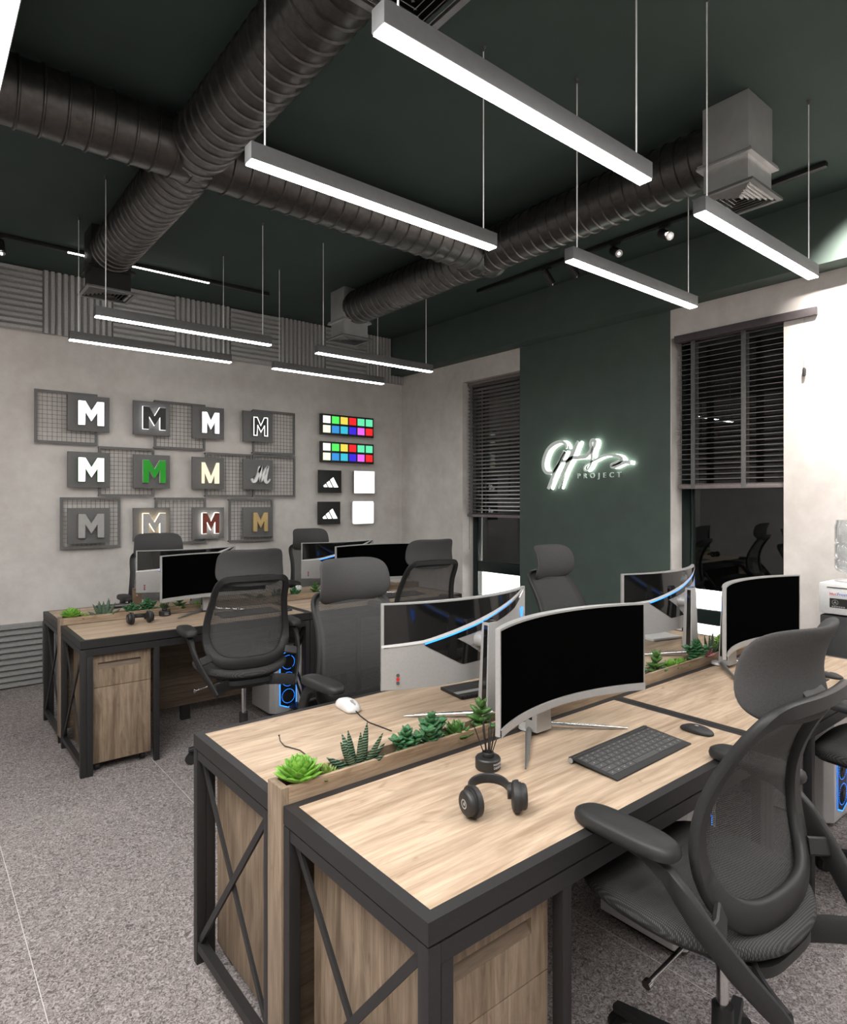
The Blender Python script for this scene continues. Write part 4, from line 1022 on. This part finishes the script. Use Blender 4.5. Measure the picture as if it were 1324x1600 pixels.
def headphones(label, L, Rr, back, tip=0):
    """cups standing on their rims, band lying behind them"""
    t = thing('headphones', label, 'headphones', ((L[0]+Rr[0])/2,(L[1]+Rr[1])/2,.7505), 0, 'black headphones')
    c0 = t.location.copy(); L = Vector((*L,.7505+.0395))-c0; Rr = Vector((*Rr,.7505+.0395))-c0; K = Vector((*back,.7505+.036))-c0
    for s_, C, nm in ((-1,L,'l'),(1,Rr,'r')):
        ax = (Rr-L).normalized()*s_; ax = (ax*math.cos(.35)+Vector((K-C).normalized())*math.sin(.35)*-1).normalized() if tip == 0 else ax
        m = MB(); P = [(-.017,.027),(-.014,.036),(-.006,.0385),(.000,.0385),(.0005,.033),(.006,.033)]
        m.tube([C+ax*h for h,_ in P],[r for _,r in P],28); cup = m.build('ear_cup', PLAS, t, smooth=True, ang=40)
        m = MB(); P = [(.006,.031),(.014,.031),(.019,.027),(.0205,.022)]
        m.tube([C+ax*h for h,_ in P],[r for _,r in P],28); m.build('outer_shell', BLACK, cup, smooth=True, ang=40)
        u = ax.cross(Vector((0,0,1))).normalized(); v = u.cross(ax)
        m = MB()
        for q in range(20):
            a0, a1 = q*2*PI/20, (q+1)*2*PI/20
            m.add([C+ax*.0211+(u*math.cos(a)+v*math.sin(a))*r_ for r_, a in ((.0085,a0),(.0115,a0),(.0115,a1),(.0085,a1))],[(0,1,2,3)])
        m.add([C+ax*.0211+(u*a+v*b) for a,b in ((-.005,.010),(-.002,.010),(-.002,-.003),(-.005,-.003))],[(0,1,2,3)])
        m.add([C+ax*.0211+(u*a+v*b) for a,b in ((-.004,.003),(.003,.003),(.003,-.003),(-.004,-.003))],[(0,1,2,3)])
        m.build('ring_emblem', SILV, cup)
        H = C+(K-C).normalized()*.040+ax*.006
        m = MB(); m.tube([H+ax*-.007,H+ax*.007],[.020,.020],20); hb = m.build('hinge', BLACK, t, smooth=True, ang=40)
        m = MB(); m.tube([H+ax*.0072,H+ax*.008],[.0175,.0175],20); m.build('hinge_cap', SILV, hb, smooth=True, ang=40)
    H0 = L+(K-L).normalized()*.045+(L-Rr).normalized()*.008; H1 = Rr+(K-Rr).normalized()*.045+(Rr-L).normalized()*.008
    pts = []; N = 18
    for i in range(N+1):
        f = i/N; # cubic bezier
        c1 = H0+(K-(H0+H1)/2)*1.25+(L-Rr)*.12; c2 = H1+(K-(H0+H1)/2)*1.25+(Rr-L)*.12
        pts.append(H0*(1-f)**3+c1*3*f*(1-f)**2+c2*3*f*f*(1-f)+H1*f**3)
    MB().strip(pts,[.026]*(N+1),[.0065]*(N+1),(0,0,1)).build('head_band', PLAS, t, smooth=True, ang=60)
    return t
headphones('black headphones lying on the nearest desk in front of the reed bottle', (1.060,1.118),(1.172,1.066),(1.185,1.205))
headphones('black headphones lying on the far left desk', (1.075,4.185),(1.190,4.190),(1.135,4.285),1)

def diffuser(label, x, y):
    t = thing('reed_diffuser', label, 'reed diffuser', (x,y,.7505), 0, 'black reed diffusers')
    MB().lathe([(.034,.0005),(.0365,.004),(.0365,.030),(.034,.0335),(.020,.0345)],(0,0,0),36).build('bottle', BLACK, t, smooth=True, ang=35)
    MB().lathe([(.0165,.0345),(.0175,.036),(.0175,.046),(.0165,.0475),(.012,.0475),(.011,.043)],(0,0,0),28).build('collar', BLACK, t, smooth=True, ang=35)
    rnd = random.Random(5)
    for q in range(11):
        a = q*2*PI/11; r = rnd.uniform(.018,.045); MB().cyl((math.cos(a)*.004,math.sin(a)*.004,.020),(math.cos(a)*r,math.sin(a)*r,.128+rnd.uniform(-.008,.004)),.0015,n=6).build('reed', BLACK, t)
    # lettering wrapped on the bottle, facing the seat side
    LT = MT.get('label_grey') or plain('label_grey',(.45,.45,.45),.6)
    for body, z, sz in (('MOCKUP',.0195,.0075),('DESIGN',.0095,.0085)):
        o = text_mesh('lettering', body, sz, .0003, LT, t, Matrix.Identity(4), spacing=1.05)
        for v in o.data.vertices:
            an = v.co.x/.0368-PI/2+.10; rr = .0368+v.co.z; v.co = Vector((rr*math.cos(an), rr*math.sin(an), z+v.co.y))
    return t
df = diffuser('black reed diffuser bottle on the nearest desk beside the planter', 1.297, 1.298)
copy_thing(df,(1.340,4.385,.7505),0,'black reed diffuser bottle on the far left desk')

# notebooks on the rear desks
def notebook(label, x, y, rz, dark=True):
    t = thing('notebook', label, 'notebook', (x,y,.7505), rz, 'spiral notebooks')
    B('cover', BLACK if dark else WHITEP, t, -.075,.075,-.105,.105,.0005,.013, bevel=.0015)
    B('pages', WHITEP, t, -.0735,.0735,-.1035,.1045,.003,.0105)
    if dark: B('stripe', SILV, t, -.045,-.018,-.104,.104,.0131,.0136)
    m = MB()
    for q in range(22): m.lathe([(.0065,-.0012),(.0078,0),(.0065,.0012)],(-.076,-.098+q*.0093,.0075),10,'y')
    m.build('spiral', BLACK if dark else SILV, t, smooth=True); return t
nb = notebook('black spiral notebook with a pale stripe behind the centre monitor stand', 1.775, 1.865, math.radians(82))
notebook('small white spiral notebook on the right rear desk near the window', 3.275, 1.935, math.radians(75), False)
copy_thing(nb,(1.16,4.96,.7505),math.radians(88),'black spiral notebook on the far rear desk behind the zebra plant')
t = thing('stray_cable', 'thin dark cable end curling up on the near rear desk', 'cable', (.915,1.76,.7505))
MB().tube([(0,.085,.024),(-.002,.075,.012),(.0,.05,.004),(.012,.02,.003),(.022,-.01,.003),(.020,-.055,.0025),(.018,-.11,.0022)],.0018,8).build('cord', BLACK, t, smooth=True)
MB().ell((0,.086,.026),(.003,.003,.003)).build('cord_tip', BLACK, t, smooth=True)
t = thing('phone_dock', 'grey phone dock on the far rear desk beside the big rosette', 'phone dock', (1.30,4.80,.7505)); t.rotation_euler = (0,0,math.radians(15))
B('base', SILV, t, -.055,.055,-.045,.045,.0005,.018, bevel=.004); B('cradle', SILV, t, -.035,.035,-.004,.012,.0181,.030, bevel=.002)
t = thing('smartphone', 'bronze phone standing upright in the dock on the far rear desk', 'phone', (1.275,4.793,.7815)); t.rotation_euler = (0,0,math.radians(-32))
B('body', plain('bronze_phone',(.16,.115,.075),.35,metal=.5), t, -.033,.033,-.004,.004,0,.115, bevel=.004)
m = MB(); m.cyl((-.022,-.0041,.104),(-.022,-.0052,.104),.004,n=12); m.cyl((-.012,-.0041,.104),(-.012,-.0052,.104),.0035,n=12); m.build('camera_lens', BLACK, t)
m = MB(); m.cyl((0,-.0041,.065),(0,-.0044,.065),.006,n=14); m.build('fruit_emblem', SILV, t)

# ------------------------------------------------------------ water cooler
t = thing('water_cooler', 'white and dark grey bottle water cooler at the right picture edge', 'water cooler', (4.43,1.295,0)); hx, hy = .165, .172
DARKP = plain('dark_cooler_plastic',(.035,.036,.037),.45)
B('lower_body', DARKP, t, -hx+.008,hx,-hy+.008,hy-.008,.02,.835, bevel=.012)
B('upper_body', WHITEP, t, -hx,hx,-hy,hy,.842,1.03, bevel=.022)
B('top_groove', DARKP, t, -hx-.0008,-hx+.002,-hy+.03,hy-.05,1.0,1.006)
B('tap_back', RED, t, -hx+.001,-hx+.0075,hy-.085,hy-.040,.715,.812)
B('tap_lever', SILV, t, -hx-.016,-hx+.0005,hy-.080,hy-.047,.770,.812, bevel=.004)
B('badge', BLACK, t, -hx-.0018,-hx-.0003,-.05,hy-.065,.885,.940)
gM = lambda y,z: frameM((-hx-.0020,y,z),(0,-1,0),(0,0,1))
m = MB(); c = (.078,.916)
for q in range(24):
    a0, a1 = q*PI/12, (q+1)*PI/12; m.add([(-hx-.0025,c[0]+r_*math.cos(a),c[1]+r_*math.sin(a)) for r_, a in ((.0145,a0),(.0165,a0),(.0165,a1),(.0145,a1))],[(0,1,2,3)])
for q in range(3):
    a = PI/2+q*2*PI/3; p = Vector((math.cos(a),math.sin(a)))*.0145; n_ = Vector((-math.sin(a),math.cos(a)))*.0032
    m.add([(-hx-.0025,c[0]+p.x,c[1]+p.y),(-hx-.0025,c[0]+n_.x,c[1]+n_.y),(-hx-.0025,c[0]-n_.x,c[1]-n_.y)],[(0,1,2)])
for q in range(6): yy = c[0]+.018-q*.012; m.add([(-hx-.0025,yy,.889),(-hx-.0025,yy-.009,.889),(-hx-.0025,yy-.009,.895),(-hx-.0025,yy,.895)],[(0,1,2,3)])
m.build('star_emblem', SILV, t)
text_mesh('lettering', 'Hot', .024, .0004, RED, t, gM(.108,.958), align='LEFT'); text_mesh('lettering', 'Frost', .024, .0004, plain('blue_print',(.02,.12,.5),.5), t, gM(.068,.958), align='LEFT')
wb = thing('water_bottle', 'clear ribbed water bottle upside down on the cooler', 'water bottle', (4.43,1.295,1.032))
MB().lathe([(.028,.001),(.030,.02),(.060,.04),(.120,.065),(.130,.085),(.130,.13),(.122,.14),(.130,.15),(.130,.22),(.122,.23),(.130,.24),(.130,.33),(.124,.35),(.122,.37)],(0,0,0),48).build('bottle_shell', CLEAR, wb, smooth=True, ang=60)

# ------------------------------------------------------------------ lights
def area(name, loc, size, e, rot=(0,0,0), col=(1,.97,.93)):
    l = bpy.data.lights.new(name, 'AREA'); l.shape = 'RECTANGLE'; l.size, l.size_y = size; l.energy = e; l.color = col
    o = bpy.data.objects.new(name, l); COL.objects.link(o); o.location = loc; o.rotation_euler = rot; return o
splight('spot_wall', (4.0,1.30,3.33), (.55,-.35,-1.0), 230, 115, 1)
splight('spot_wall', (4.0,2.3,3.33), (.5,-1.0,-1.2), 50, 100, 1)
splight('spot_left', (.52,5.40,3.30), (.0,.4,-1.0), 10, 110, .9)
area('sign_halo', (XR-.07,3.42,1.86), (.25,.7), .6, (0,PI/2,0), (.93,1,.85))
yl = area('added_parapet_light', (5.06,3.2,2.4), (.1,6), 620, (0,math.radians(-14),0)); yl.data.spread = math.radians(34)  # added light without a fixture, brightens the parapet outside

w = bpy.data.worlds.new('night'); w.use_nodes = True; w.node_tree.nodes['Background'].inputs[0].default_value = (.012,.014,.018,1); w.node_tree.nodes['Background'].inputs[1].default_value = .5
scene.world = w

# ------------------------------------------------------------------ camera
cam = bpy.data.cameras.new('camera'); co = bpy.data.objects.new('camera', cam); COL.objects.link(co); scene.camera = co
cam.sensor_fit = 'VERTICAL'; cam.sensor_height = 36; cam.sensor_width = 36; cam.lens = 992*36/1600; cam.shift_y = -18/1600; cam.clip_start = .02
th = math.radians(50.82); fwd = Vector((math.cos(th), math.sin(th), 0))
co.location = (0,0,1.52); co.rotation_euler = fwd.to_track_quat('-Z','Y').to_euler()
scene.view_settings.view_transform = 'Standard'; scene.view_settings.look = 'None'; scene.view_settings.gamma = 1; scene.view_settings.exposure = 0.90
scene.view_settings.use_curve_mapping = False
scene.cycles.max_bounces = 8; scene.cycles.transparent_max_bounces = 16; scene.cycles.sample_clamp_indirect = 6; scene.cycles.caustics_reflective = False
